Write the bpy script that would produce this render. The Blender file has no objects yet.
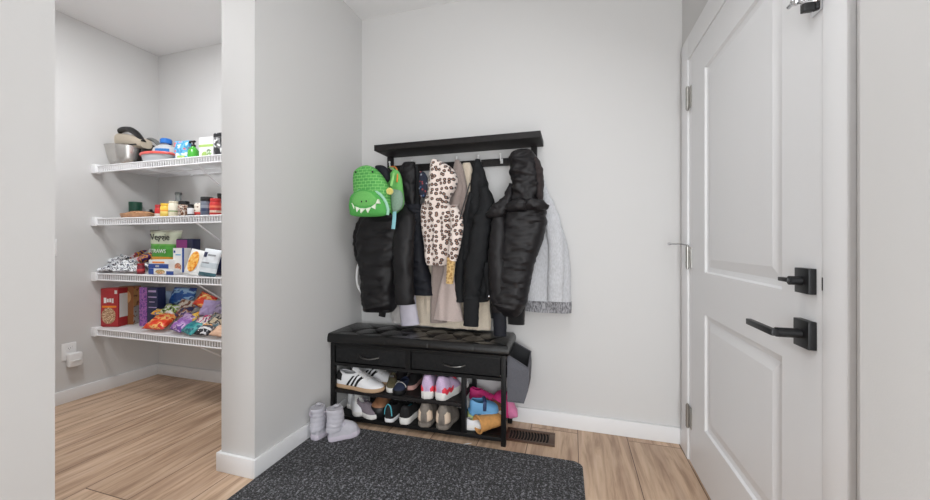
import bpy, bmesh, math, random
from mathutils import Vector, Matrix, noise
PI = math.pi
C = bpy.context.scene.collection
scn = bpy.context.scene
rnd = random.Random(7)

# ------------------------------------------------------------------ camera constants (also used to measure the place)
F, YAW, HZ, H = 359.8, math.radians(16.6), 243.8, 1.0826
SN, CS = math.sin(YAW), math.cos(YAW)
def at(px, py, y):
    """point of the vertical plane at depth y seen at photo position px, py"""
    a = (px-465)/F; b = (HZ-py)/F
    d = (-SN+a*CS, CS+a*SN, b); t = y/d[1]
    return Vector((d[0]*t, y, H+d[2]*t))
def atx(px, y): return at(px, HZ, y).x

XL, XR, YB, ZC = -1.411, .5715, 2.206, 2.647      # hall: left wall, right wall, back wall, ceiling
PX, PY = -3.31, 2.147                             # pantry: left wall, back wall
XP = -1.612                                       # pantry face of the partition

# ------------------------------------------------------------------ materials
def lin(c):
    return tuple(((v/255)/12.92 if v/255 <= .04045 else ((v/255+.055)/1.055)**2.4) for v in c)+(1,)
class NT:
    def __init__(s, name):
        s.m = bpy.data.materials.new(name); s.m.use_nodes = True; s.t = s.m.node_tree
        s.b = s.t.nodes['Principled BSDF']
    def n(s, ty, **kw):
        o = s.t.nodes.new(ty)
        for k, v in kw.items():
            if k in o.inputs: o.inputs[k].default_value = v
            else: setattr(o, k, v)
        return o
    def l(s, a, b): s.t.links.new(a, b)
    def coord(s, kind='Object', scale=(1,1,1), rot=(0,0,0)):
        tc = s.n('ShaderNodeTexCoord'); mp = s.n('ShaderNodeMapping')
        mp.inputs['Scale'].default_value = scale; mp.inputs['Rotation'].default_value = rot
        s.l(tc.outputs[kind], mp.inputs['Vector']); return mp.outputs['Vector']
    def ramp(s, fac, stops, interp='LINEAR'):
        r = s.n('ShaderNodeValToRGB'); r.color_ramp.interpolation = interp
        e = r.color_ramp.elements
        e[0].position, e[0].color = stops[0]; e[1].position, e[1].color = stops[1]
        for p, c in stops[2:]:
            x = e.new(p); x.color = c
        s.l(fac, r.inputs['Fac']); return r.outputs['Color']
    def bump(s, fac, strength, dist=.01):
        b = s.n('ShaderNodeBump', Strength=strength, Distance=dist)
        s.l(fac, b.inputs['Height']); s.l(b.outputs['Normal'], s.b.inputs['Normal'])
def M(name, rgb, rough=.6, metal=0, var=.0, nscale=30, bump=0, spec=.5, trans=0, sheen=0, coat=0):
    k = NT(name); b = k.b; c = lin(rgb)
    b.inputs['Base Color'].default_value = c; b.inputs['Roughness'].default_value = rough
    b.inputs['Metallic'].default_value = metal; b.inputs['Specular IOR Level'].default_value = spec
    if trans: b.inputs['Transmission Weight'].default_value = trans
    if sheen: b.inputs['Sheen Weight'].default_value = sheen
    if coat: b.inputs['Coat Weight'].default_value = coat
    if var or bump:
        v = k.coord(); nz = k.n('ShaderNodeTexNoise', Scale=nscale, Detail=4.0); k.l(v, nz.inputs['Vector'])
        if var:
            lo = tuple(x*(1-var) for x in c[:3])+(1,); hi = tuple(min(1, x*(1+var)) for x in c[:3])+(1,)
            k.l(k.ramp(nz.outputs['Fac'], [(.3, lo), (.7, hi)]), b.inputs['Base Color'])
        if bump: k.bump(nz.outputs['Fac'], bump)
    return k.m
def MB_blot(name, cols, scale=9, rough=.35, stretch=(1,1,1), coat=.2):
    """printed packaging: hard-edged patches of a few inks"""
    k = NT(name); v = k.coord('Object', stretch)
    nz = k.n('ShaderNodeTexNoise', Scale=scale, Detail=1.5); k.l(v, nz.inputs['Vector'])
    nz.inputs['Scale'].default_value = scale*1.5
    n = len(cols); st = [(0 if i == 0 else .33+.34*i/n, lin(c)) for i, c in enumerate(cols)]
    k.l(k.ramp(nz.outputs['Fac'], st, 'CONSTANT'), k.b.inputs['Base Color'])
    k.b.inputs['Roughness'].default_value = rough; k.b.inputs['Coat Weight'].default_value = coat
    return k.m
def MB_bands(name, stops, blot=None, rough=.4, axis='Z', scale=60):
    """print laid out in bands up the pack; (position, colour); blot sprinkles a second ink"""
    k = NT(name); tc = k.n('ShaderNodeTexCoord'); sx = k.n('ShaderNodeSeparateXYZ')
    k.l(tc.outputs['Generated'], sx.inputs['Vector'])
    col = k.ramp(sx.outputs[axis], [(p, lin(c)) for p, c in stops], 'CONSTANT')
    if blot:
        v = k.coord(); nz = k.n('ShaderNodeTexNoise', Scale=scale, Detail=1.0); k.l(v, nz.inputs['Vector'])
        mask = k.ramp(nz.outputs['Fac'], [(.0, (0,0,0,1)), (.60, (1,1,1,1))], 'CONSTANT')
        mx = k.n('ShaderNodeMixRGB'); k.l(mask, mx.inputs['Fac']); k.l(col, mx.inputs['Color1'])
        mx.inputs['Color2'].default_value = lin(blot); col = mx.outputs['Color']
    k.l(col, k.b.inputs['Base Color']); k.b.inputs['Roughness'].default_value = rough
    return k.m

def mat_floor():
    k = NT('oak plank'); v = k.coord('Object', (1,1,1), (0,0,PI/2)); v.node.inputs['Location'].default_value = (.4, -.03, 0)
    br = k.n('ShaderNodeTexBrick', Scale=1.0); k.l(v, br.inputs['Vector'])
    br.inputs['Brick Width'].default_value = 1.75; br.inputs['Row Height'].default_value = .262
    br.inputs['Mortar Size'].default_value = .0022; br.inputs['Mortar Smooth'].default_value = .2
    br.inputs['Color1'].default_value = (0,0,0,1); br.inputs['Color2'].default_value = (1,1,1,1)
    br.inputs['Mortar'].default_value = (.5,.5,.5,1); br.offset = .37
    g = k.coord('Object', (30, 2.6, 10)); dn = k.n('ShaderNodeTexNoise', Scale=1.0, Detail=6.0, Roughness=.62, Distortion=.6)
    # shift the grain per plank
    ad = k.n('ShaderNodeVectorMath', operation='MULTIPLY_ADD'); k.l(br.outputs['Color'], ad.inputs[0])
    ad.inputs[1].default_value = (7, 13, 5); k.l(g, ad.inputs[2]); k.l(ad.outputs[0], dn.inputs['Vector'])
    big = k.coord('Object', (9, .9, 4)); bn = k.n('ShaderNodeTexNoise', Scale=1.0, Detail=3.0, Distortion=1.6)
    ad2 = k.n('ShaderNodeVectorMath', operation='MULTIPLY_ADD'); k.l(br.outputs['Color'], ad2.inputs[0])
    ad2.inputs[1].default_value = (3, 9, 2); k.l(big, ad2.inputs[2]); k.l(ad2.outputs[0], bn.inputs['Vector'])
    c1 = k.ramp(dn.outputs['Fac'], [(.3, lin((176,150,128))), (.5, lin((218,194,170))), (.7, lin((234,214,194)))])
    c2 = k.ramp(bn.outputs['Fac'], [(.34, lin((176,148,126))), (.5, lin((222,206,190))), (.66, lin((244,232,218)))])
    mx = k.n('ShaderNodeMixRGB', blend_type='MULTIPLY'); mx.inputs['Fac'].default_value = .55
    k.l(c1, mx.inputs['Color1']); k.l(c2, mx.inputs['Color2'])
    tone = k.ramp(br.outputs['Color'], [(0, (.84,.81,.79,1)), (1, (1.0,.98,.97,1))])
    m2 = k.n('ShaderNodeMixRGB', blend_type='MULTIPLY'); m2.inputs['Fac'].default_value = 1
    k.l(mx.outputs['Color'], m2.inputs['Color1']); k.l(tone, m2.inputs['Color2'])
    m3 = k.n('ShaderNodeMixRGB'); k.l(br.outputs['Fac'], m3.inputs['Fac']); k.l(m2.outputs['Color'], m3.inputs['Color1'])
    m3.inputs['Color2'].default_value = lin((96,72,56)); k.l(m3.outputs['Color'], k.b.inputs['Base Color'])
    k.b.inputs['Roughness'].default_value = .42; k.bump(dn.outputs['Fac'], .06, .003)
    return k.m
def mat_mat():
    k = NT('ribbed polyester pile'); v = k.coord()
    n1 = k.n('ShaderNodeTexNoise', Scale=150.0, Detail=3.0); k.l(v, n1.inputs['Vector'])
    n2 = k.n('ShaderNodeTexVoronoi', Scale=210.0); k.l(v, n2.inputs['Vector'])
    wv = k.n('ShaderNodeTexWave', Scale=11.0, Distortion=3.0, bands_direction='X'); k.l(v, wv.inputs['Vector'])
    wv.inputs['Detail Scale'].default_value = 4.0
    c = k.ramp(n1.outputs['Fac'], [(.38, lin((16,16,18))), (.52, lin((54,54,57))), (.64, lin((138,138,144)))])
    w = k.ramp(wv.outputs['Fac'], [(0, (.55,.55,.55,1)), (1, (1.15,1.15,1.15,1))])
    mx = k.n('ShaderNodeMixRGB', blend_type='MULTIPLY'); mx.inputs['Fac'].default_value = 1
    k.l(c, mx.inputs['Color1']); k.l(w, mx.inputs['Color2']); k.l(mx.outputs['Color'], k.b.inputs['Base Color'])
    k.b.inputs['Roughness'].default_value = .95; k.b.inputs['Sheen Weight'].default_value = .1
    ms = k.n('ShaderNodeMath', operation='ADD'); k.l(n2.outputs['Distance'], ms.inputs[0]); k.l(n1.outputs['Fac'], ms.inputs[1])
    k.bump(ms.outputs[0], .8, .006); return k.m
def mat_leopard(name, base, ring, core, scale=40):
    k = NT(name); v = k.coord()
    dn = k.n('ShaderNodeTexNoise', Scale=90.0, Detail=2.0); k.l(v, dn.inputs['Vector'])
    mx = k.n('ShaderNodeMixRGB'); mx.inputs['Fac'].default_value = .008; k.l(v, mx.inputs['Color1']); k.l(dn.outputs['Color'], mx.inputs['Color2'])
    mp2 = k.n('ShaderNodeMapping'); mp2.inputs['Rotation'].default_value = (-PI/2,0,0); k.l(mx.outputs['Color'], mp2.inputs['Vector'])
    vo = k.n('ShaderNodeTexVoronoi', Scale=float(scale)); vo.voronoi_dimensions = '2D'; vo.inputs['Randomness'].default_value = .75; k.l(mp2.outputs['Vector'], vo.inputs['Vector'])
    col = k.ramp(vo.outputs['Distance'], [(0, lin(core)), (.19, lin(ring)), (.36, lin(base))], 'CONSTANT')
    k.l(col, k.b.inputs['Base Color']); k.b.inputs['Roughness'].default_value = .9; k.b.inputs['Sheen Weight'].default_value = .3
    return k.m
def mat_croc():
    k = NT('crocodile skin print'); v = k.coord('Object', (1,1,1), (PI/2,0,0))
    br = k.n('ShaderNodeTexBrick', Scale=1.0); k.l(v, br.inputs['Vector'])
    br.inputs['Brick Width'].default_value = .030; br.inputs['Row Height'].default_value = .018
    br.inputs['Mortar Size'].default_value = .0022; br.inputs['Mortar Smooth'].default_value = .8
    br.inputs['Color1'].default_value = lin((86,168,78)); br.inputs['Color2'].default_value = lin((72,152,72)); br.inputs['Mortar'].default_value = lin((140,208,120))
    k.l(br.outputs['Color'], k.b.inputs['Base Color']); k.b.inputs['Roughness'].default_value = .7; return k.m
def mat_heather(name, a, b, sc=260, bump=.3):
    k = NT(name); v = k.coord('Object', (1,1,.35)); nz = k.n('ShaderNodeTexNoise', Scale=float(sc), Detail=3.0); k.l(v, nz.inputs['Vector'])
    k.l(k.ramp(nz.outputs['Fac'], [(.35, lin(a)), (.65, lin(b))]), k.b.inputs['Base Color'])
    k.b.inputs['Roughness'].default_value = .95; k.b.inputs['Sheen Weight'].default_value = .2; k.bump(nz.outputs['Fac'], bump, .003); return k.m
def mat_dots(name, base, dots, scale=70):
    k = NT(name); v = k.coord(); vo = k.n('ShaderNodeTexVoronoi', Scale=float(scale)); k.l(v, vo.inputs['Vector'])
    mask = k.ramp(vo.outputs['Distance'], [(0, (1,1,1,1)), (.36, (0,0,0,1))], 'CONSTANT')
    sp = k.n('ShaderNodeSeparateColor'); k.l(vo.outputs['Color'], sp.inputs['Color'])
    n = len(dots); cr = k.ramp(sp.outputs['Red'], [(i/n, lin(c)) for i, c in enumerate(dots)], 'CONSTANT')
    mx = k.n('ShaderNodeMixRGB'); k.l(mask, mx.inputs['Fac']); mx.inputs['Color1'].default_value = lin(base); k.l(cr, mx.inputs['Color2'])
    k.l(mx.outputs['Color'], k.b.inputs['Base Color']); k.b.inputs['Roughness'].default_value = .8; return k.m

WALL = M('pale grey wall paint', (211,210,209), .85, bump=.03, nscale=220)
CEIL = M('ceiling paint', (238,238,238), .9, bump=.05, nscale=160)
TRIM = M('white trim paint', (234,234,235), .4)
DOOR = M('white door paint', (226,226,227), .4)
FLOOR, MATM = mat_floor(), mat_mat()
BLKMET = M('matte black metal', (15,15,16), .5, .0, spec=.3)
HWBLK = M('black door hardware', (16,16,18), .42, .2)
BLKWOOD = M('black stained board', (30,27,27), .6, spec=.3, var=.25, nscale=50)
LEATHER = M('black faux leather', (9,9,10), .28, spec=.5, bump=.2, nscale=120)
DRAWERF = M('black drawer fabric', (25,25,26), .75, spec=.3, var=.35, nscale=60, bump=.35)
GUNMET = M('dark nickel', (120,118,116), .3, 1)
NICKEL = M('brushed nickel', (170,168,164), .35, 1)
CHROME = M('chrome', (215,215,218), .15, 1)
STEEL = M('brushed steel', (200,197,193), .27, .95, var=.08, nscale=14)
BEIGEMET = M('champagne painted housing', (196,184,166), .35, .3)
WIRE = M('white coated wire', (240,240,242), .4)
PLASTW = M('white plastic', (238,238,238), .35)
PLASTG = M('grey shadow gap', (120,120,122), .6)
BLKPL = M('black plastic', (20,20,21), .4)
GREYPL = M('grey plastic', (112,114,112), .45)
PUFF = M('black nylon shell', (22,21,23), .5, var=.2, nscale=25, bump=.3, spec=.3)
PUFF2 = M('charcoal black quilted nylon', (24,22,24), .5, var=.18, nscale=25, bump=.3, spec=.3)
RAIN = M('black matte softshell', (28,29,31), .75, spec=.25, var=.2, nscale=200, bump=.15)
NAVY = M('dark navy nylon', (19,21,29), .66, spec=.3, var=.2, nscale=30, bump=.2)
VELV = M('black velvet', (14,13,15), .95, sheen=.3)
LEO = mat_leopard('leopard print fleece', (232,218,210), (46,36,38), (150,116,100), 37)
LEOY = mat_leopard('tan leopard cuff', (212,178,120), (150,110,60), (190,150,90), 60)
TAUPE = M('taupe wool', (152,138,132), .9, var=.1, nscale=180, bump=.2, sheen=.2)
TAUPEL = M('pale pink taupe wool', (190,174,168), .9, var=.08, nscale=180, bump=.2, sheen=.2)
CREAM = M('cream fleece', (226,212,192), .95, var=.06, nscale=150, bump=.3, sheen=.3)
LILAC = M('pale lilac nylon', (196,192,204), .6, var=.05, nscale=20, bump=.1)
GREYCO = mat_heather('light heather grey knit', (184,185,188), (200,201,205), 160, .1)
GREYHEM = mat_heather('dark heather rib', (92,92,96), (170,170,174), 160, .6)
POCKET = M('grey felt fabric', (96,96,102), .95, var=.12, nscale=220, bump=.2)
POCKIN = M('dark grey lining', (40,40,42), .9)
MITT = mat_dots('navy patterned knit', (28,34,52), [(140,60,64), (60,90,140), (150,154,168), (28,34,52), (28,34,52)], 60)
GRN, GRND, GRNL = M('green canvas', (106,182,94), .75, var=.08, nscale=120), M('mid green canvas', (80,166,78), .75, var=.08, nscale=120), M('light green webbing', (150,214,126), .75)
MINT = M('mint piping', (160,210,186), .7); CROC = mat_croc()
MESHG = M('grey green mesh', (132,158,140), .8, var=.3, nscale=400)
YEL = M('yellow pompom yarn', (255,244,160), .95, bump=.6, nscale=200)
TEALT = M('pale teal webbing', (140,196,204), .8)
FELTW = M('white felt', (232,240,222), .85)
ORNG = M('orange zip pull', (232,140,60), .6)
VENT = M('bronze vent metal', (92,70,56), .45, .4); VENTIN = M('dark duct', (18,15,13), .9)

# ------------------------------------------------------------------ mesh helpers
class Mesh:
    def __init__(s): s.bm = bmesh.new(); s.mi = 0
    def v(s, p): return s.bm.verts.new(p)
    def f(s, vs):
        try:
            f = s.bm.faces.new(vs); f.material_index = s.mi; return f
        except ValueError: return None
    def box(s, a, b, bev=0, rot=None):
        x0,y0,z0 = a; x1,y1,z1 = b
        P = [s.v(p) for p in ((x0,y0,z0),(x1,y0,z0),(x1,y1,z0),(x0,y1,z0),(x0,y0,z1),(x1,y0,z1),(x1,y1,z1),(x0,y1,z1))]
        fs = [s.f([P[i] for i in q]) for q in ((3,2,1,0),(4,5,6,7),(0,1,5,4),(1,2,6,5),(2,3,7,6),(3,0,4,7))]
        if bev:
            es = list({e for f in fs for e in f.edges})
            bmesh.ops.bevel(s.bm, geom=es, offset=bev, segments=2, affect='EDGES', profile=.6)
        return s
    def rings(s, R, cap=True, close=True):
        """loft a list of closed rings of points"""
        V = [[s.v(p) for p in r] for r in R]; n = len(V[0])
        for a, b in zip(V, V[1:]):
            for i in range(n if close else n-1):
                j = (i+1) % n; s.f([a[i], a[j], b[j], b[i]])
        if cap: s.f(V[0][::-1]); s.f(V[-1])
        return V
    def tube(s, pts, r, n=8, cap=True, flat=1.0, up=None):
        pts = [Vector(p) for p in pts]; rr = r if isinstance(r, (list, tuple)) else [r]*len(pts)
        R = []; prev = None
        for i, p in enumerate(pts):
            d = (pts[min(i+1, len(pts)-1)]-pts[max(i-1, 0)])
            if d.length < 1e-9: d = Vector((0,0,1))
            d.normalize()
            if prev is None:
                a = up if up else (Vector((0,0,1)) if abs(d.z) < .9 else Vector((0,1,0)))
                prev = d.cross(Vector(a)).normalized()
            u = (prev-d*prev.dot(d)).normalized(); w = d.cross(u); prev = u
            R.append([p+rr[i]*(math.cos(2*PI*k/n)*u+flat*math.sin(2*PI*k/n)*w) for k in range(n)])
        s.rings(R, cap); return s
    def lathe(s, prof, c=(0,0,0), n=28, axis='Z', sx=1, sy=1):
        R = []
        for r, z in prof:
            ring = []
            for k in range(n):
                a = 2*PI*k/n; x, y = r*math.cos(a)*sx, r*math.sin(a)*sy
                q = (x,y,z) if axis == 'Z' else ((z,x,y) if axis == 'X' else (x,z,-y))
                ring.append((c[0]+q[0], c[1]+q[1], c[2]+q[2]))
            R.append(ring)
        s.rings(R); return s
    def grid(s, fn, nu, nv):
        V = [[s.v(fn(u/nu, v/nv)) for u in range(nu+1)] for v in range(nv+1)]
        for j in range(nv):
            for i in range(nu): s.f([V[j][i], V[j][i+1], V[j+1][i+1], V[j+1][i]])
        return V
    def prism(s, poly, f0, f1):
        """poly of 2-D points, f0/f1 turn a point into the two faces' 3-D points"""
        s.rings([[f0(p) for p in poly], [f1(p) for p in poly]]); return s
    def build(s, name, mat, parent=None, org=None, smooth=True, weld=0, solid=0, sub=0, angle=40):
        if weld: bmesh.ops.remove_doubles(s.bm, verts=s.bm.verts, dist=weld)
        bmesh.ops.recalc_face_normals(s.bm, faces=s.bm.faces)
        if org is not None: bmesh.ops.translate(s.bm, verts=s.bm.verts, vec=-Vector(org))
        me = bpy.data.meshes.new(name); 
        for f in s.bm.faces: f.smooth = smooth
        if smooth:
            ca = math.radians(angle)
            for e in s.bm.edges:
                if len(e.link_faces) == 2 and e.calc_face_angle(0) > ca: e.smooth = False
        s.bm.to_mesh(me); s.bm.free()
        for m in (mat if isinstance(mat, (list, tuple)) else [mat]): me.materials.append(m)
        o = bpy.data.objects.new(name, me); C.objects.link(o)
        if parent is not None: o.parent = parent
        elif org is not None: o.location = org
        if solid:
            md = o.modifiers.new('thickness', 'SOLIDIFY'); md.thickness = solid; md.offset = -1
        if sub:
            md = o.modifiers.new('smooth', 'SUBSURF'); md.levels = sub; md.render_levels = sub
        return o
def tag(o, label, cat, group=None):
    o['label'] = label; o['category'] = cat
    if group: o['group'] = group
    return o
def root(name, label, cat, loc, rz=0, group=None, rx=0, ry=0):
    o = bpy.data.objects.new(name, None); C.objects.link(o); o.empty_display_size = .05
    o.location = loc; o.rotation_euler = (rx, ry, rz); return tag(o, label, cat, group)
def struct(o): o['kind'] = 'structure'; return o
def lab(o, t): o['label'] = t; return o
def dup(r, loc, rz, label, rx=0, ry=0):
    """a copy of a thing with copies of its parts and sub-parts"""
    c = r.copy(); C.objects.link(c); c.location = loc; c.rotation_euler = (rx, ry, rz); c['label'] = label
    for ch in list(r.children):
        k = ch.copy(); C.objects.link(k); k.parent = c
        for g in list(ch.children):
            d = g.copy(); C.objects.link(d); d.parent = k
    return c
def interp(tab, t):
    if t <= tab[0][0]: return tab[0][1]
    for (a, va), (b, vb) in zip(tab, tab[1:]):
        if t <= b:
            k = (t-a)/(b-a); return va+(vb-va)*k
    return tab[-1][1]
def smoothrows(rows, n):
    """Catmull-Rom through rows of numbers, n samples"""
    out = []; m = len(rows)-1
    for i in range(n+1):
        t = i/n*m; k = min(int(t), m-1); u = t-k
        p = [rows[max(0, min(m, k+d))] for d in (-1,0,1,2)]
        out.append([.5*((2*p[1][j])+(-p[0][j]+p[2][j])*u+(2*p[0][j]-5*p[1][j]+4*p[2][j]-p[3][j])*u*u+(-p[0][j]+3*p[1][j]-3*p[2][j]+p[3][j])*u**3) for j in range(len(rows[0]))])
    return out
def nz(p, s=1.0): return noise.noise(Vector(p)*s)

# ================================================================== THE ROOM
def sbox(name, mat, *boxes, bev=0):
    m = Mesh()
    for a, b in boxes: m.box(a, b, bev)
    return struct(m.build(name, mat, smooth=bool(bev)))
YN = -6.0                                                       # the hall runs on behind the camera
sbox('floor', FLOOR, ((-3.6, YN, -.08), (.75, 2.4, 0)))
sbox('ceiling', CEIL, ((-3.6, YN, ZC), (.75, 2.4, ZC+.1)))
sbox('wall_back', WALL, ((XP, YB, 0), (.7, YB+.12, ZC)))
sbox('wall_pantry_back', WALL, ((PX-.12, PY, 0), (XP, PY+.12, ZC)))
sbox('wall_pantry_left', WALL, ((PX-.12, .18, 0), (PX, PY, ZC)))
sbox('wall_pantry_front', WALL, ((PX, .18, 0), (XP, .30, ZC)))
sbox('wall_left', WALL, ((XP, 1.32, 0), (XL, YB, ZC)), ((XP, .648, 2.46), (XL, 1.32, ZC)), ((XP, YN, 0), (XL, .648, ZC)))
sbox('wall_right', WALL, ((XR, 2.10, 0), (XR+.12, YB, ZC)), ((XR, .985, 2.06), (XR+.12, 2.10, ZC)), ((XR, .80, 0), (XR+.12, .985, ZC)))
sbox('wall_right_near', WALL, ((.535, YN, 0), (XR+.12, .888, ZC)))
bh, bt = .088, .016
def base(name, *boxes):
    m = Mesh()
    for (x0,y0,x1,y1) in boxes: m.box((x0,y0,0), (x1,y1,bh), .004)
    return struct(m.build(name, TRIM))
base('baseboard_back', (XL, YB-bt, XR, YB))
base('baseboard_left', (XL, 1.32-bt, XL+bt, YB-bt), (XP-bt, 1.32-bt, XL, 1.32), (XP-bt, 1.32, XP, PY-bt))
base('baseboard_pantry', (PX, .30, PX+bt, PY-bt), (PX, PY-bt, XP-bt, PY))
base('baseboard_right', (XR-bt, 2.157, XR, YB-bt))
# door casing, jamb
cx = .5545
m = Mesh()
m.box((cx, 2.052, 0), (XR, 2.157, 2.12), .003); m.box((cx, .957, 0), (XR, 1.034, 2.12), .003); m.box((cx, 1.034, 2.006), (XR, 2.052, 2.12), .003)
struct(m.build('trim_1', TRIM))
m = Mesh()
m.box((XR-.008, 1.998, 0), (XR+.12, 2.052, 2.06)); m.box((XR-.008, 1.0, 0), (XR+.12, 1.034, 2.06)); m.box((XR-.008, 1.034, 2.0), (XR+.12, 1.998, 2.06))
m.box((XR+.06, 1.034, 0), (XR+.12, 1.998, .012))
struct(m.build('trim_2', TRIM))

# door leaf with two moulded panels
DX = .5565; dy0, dy1, dz0, dz1 = 1.0352, 1.994, .012, 2.0
def door_leaf():
    m = Mesh(); py0, py1 = 1.205, 1.813; pans = [(.261, .771), (.956, 1.857)]
    th = .040
    def B(a, b): m.box((DX, a[0], a[1]), (DX+th, b[0], b[1]))
    B((dy0, dz0), (py0, dz1)); B((py1, dz0), (dy1, dz1))
    B((py0, dz0), (py1, pans[0][0])); B((py0, pans[0][1]), (py1, pans[1][0])); B((py0, pans[1][1]), (py1, dz1))
    for z0, z1 in pans:
        R = []
        for ins, dep in ((0, 0), (.006, .009), (.016, .011), (.024, .012), (.060, .004), (.064, .004)):
            R.append([(DX+dep, a, b) for a, b in ((py0+ins, z0+ins), (py1-ins, z0+ins), (py1-ins, z1-ins), (py0+ins, z1-ins))])
        V = m.rings(R, cap=False); m.f(V[-1])
        m.f([m.v((DX+th-.004, a, b)) for a, b in ((py0, z0), (py1, z0), (py1, z1), (py0, z1))])
    return m
door = struct(door_leaf().build('door_1', DOOR, smooth=False))
tag(door, 'white two panel entry door with black lever and deadbolt on the right wall', 'door')
for z in (1.804, 1.016, .229):
    h = Mesh(); h.lathe([(.0, -.052), (.0085, -.052), (.0085, .052), (.0, .052)], (DX-.008, 2.028, z), 14)
    h.lathe([(.0, .052), (.006, .052), (.0065, .058), (0, .062)], (DX-.008, 2.028, z), 14); h.lathe([(0, -.062), (.0065, -.058), (.006, -.052), (0, -.052)], (DX-.008, 2.028, z), 14)
    h.box((DX-.004, 1.988, z-.05), (DX+.002, 2.028, z+.05), 0)
    for dz in (-.026, .0, .026): h.lathe([(.0088, dz-.0012), (.0092, dz), (.0088, dz+.0012)], (DX-.008, 2.028, z), 14)
    ho = h.build('hinge', NICKEL, door)
    if z == 1.016:
        s = Mesh(); s.tube([(DX-.008, 2.03, z+.06), (DX-.03, 2.05, z+.066), (DX-.075, 2.075, z+.066)], .0035, 8)
        s.lathe([(0,0), (.007,0), (.007,.014), (0,.014)], (DX-.085, 2.078, z+.066), 12, 'X'); s.build('hinge_stop', CHROME, ho)
# lever set
yl, zl = 1.086, .862
lv = Mesh(); lv.box((DX-.017, yl-.030, zl-.034), (DX, yl+.032, zl+.034), .002)
handle = lv.build('door_handle', HWBLK, door)
g = Mesh(); g.lathe([(0,0), (.012,0), (.012,.05), (0,.05)], (DX-.068, yl, zl), 16, 'X')
g.box((DX-.082, yl-.012, zl-.008), (DX-.068, yl+.128, zl+.008), .002); g.build('lever', HWBLK, handle)
yd, zd = 1.084, .992
lv = Mesh(); lv.box((DX-.016, yd-.027, zd-.031), (DX, yd+.031, zd+.031), .002)
db = lv.build('deadbolt', HWBLK, door)
g = Mesh(); g.lathe([(0,0), (.011,0), (.011,.024), (0,.024)], (DX-.042, yd, zd), 16, 'X'); g.box((DX-.050, yd-.008, zd-.004), (DX-.036, yd+.034, zd+.006), .002)
g.build('thumb_turn', HWBLK, db)
g = Mesh(); g.box((DX-.0008, 1.0358, zd-.018), (DX+.001, 1.0385, zd+.012)); g.build('latch_plate', BLKPL, door)
# swing bar guard near the top
zs, ys = 1.648, 1.052
g = Mesh(); g.box((DX-.006, ys-.018, zs-.022), (DX, ys+.018, zs+.075), .002); gd = g.build('swing_bar_guard', CHROME, door)
g = Mesh(); g.tube([(DX-.004, ys, zs+.01), (DX-.03, ys, zs+.01), (DX-.036, ys+.006, zs+.02)], .006, 10); g.lathe([(0,-.011), (.008,-.008), (.011,0), (.008,.008), (0,.011)], (DX-.04, ys+.008, zs+.02), 14)
g.build('ball_stud', CHROME, gd)
g = Mesh(); g.tube([(DX-.012, ys-.05, zs+.03), (DX-.03, ys-.01, zs+.03), (DX-.034, ys+.05, zs+.03)], .005, 8); g.tube([(DX-.012, ys-.05, zs+.06), (DX-.03, ys-.01, zs+.06), (DX-.034, ys+.05, zs+.06)], .005, 8); g.tube([(DX-.012, ys-.05, zs+.024), (DX-.012, ys-.05, zs+.066)], .006, 8)
g.box((DX-.022, ys-.065, zs+.015), (DX, ys-.045, zs+.07), .002); g.build('swing_bar', CHROME, gd)
g = Mesh(); g.box((DX-.030, ys-.004, zs-.012), (DX-.006, ys+.012, zs+.05), .003); g.build('guard_block', BLKPL, gd)

# pantry outlet with plug-in, light switch
r = root('wall_outlet', 'white electrical outlet plate low on the pantry wall', 'outlet', (PX, 1.588, .345))
g = Mesh(); g.box((0, -.038, -.058), (.006, .038, .058), .003); g.build('cover_plate', PLASTW, r)
for dz in (.022, -.024):
    g = Mesh(); g.box((.006, -.017, dz-.014), (.009, .017, dz+.014), .004); q = g.build('receptacle', PLASTW, r)
    s = Mesh()
    for dy in (-.006, .006): s.box((.0088, dy-.0012, dz-.003), (.0096, dy+.0012, dz+.006))
    s.box((.0088, -.002, dz-.010), (.0096, .002, dz-.007)); s.build('slot', PLASTG, q)
r = root('plug_in_air_freshener', 'white plug-in device in the lower socket of the pantry outlet', 'air freshener', (PX+.0097, 1.603, .292))
g = Mesh(); g.box((0, -.036, -.05), (.045, .036, .045), .014); g.build('body', PLASTW, r)
g = Mesh(); g.box((.040, -.026, -.012), (.050, .026, -.004), .003); g.build('grille', PLASTW, r)
r = root('light_switch', 'white light switch plate on the pantry wall beside the near wall corner', 'light switch', (PX, 1.492, 1.058))
g = Mesh(); g.box((0, -.036, -.058), (.006, .036, .058), .003); g.build('cover_plate', PLASTW, r)
g = Mesh(); g.box((.005, -.016, -.033), (.010, .016, .033), .002); g.build('rocker', PLASTW, r)

# floor register
r = root('floor_vent', 'brown metal floor register beside the shoe bench', 'floor vent', (-.226, 2.036, 0), .03)
g = Mesh(); w, d = .135, .070
for a, b in (((-w,-d,0), (w,-d+.022,.006)), ((-w,d-.022,0), (w,d,.006)), ((-w,-d+.022,0), (-w+.022,d-.022,.006)), ((w-.03,-d+.022,0), (w,d-.022,.006))): g.box(a, b, .0015)
g.build('frame', VENT, r)
g = Mesh(); g.box((-w+.02,-d+.02,.0002), (w-.028,d-.02,.0012)); g.build('duct_opening', VENTIN, r)
for k in range(13):
    x = -w+.032+k*.0168; g = Mesh()
    g.tube([(x+.007*math.sin(PI*t/8), -d+.021+(2*d-.042)*t/8, .0035) for t in range(9)], .0028, 6, flat=.9); g.build('louver', VENT, r)

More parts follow.
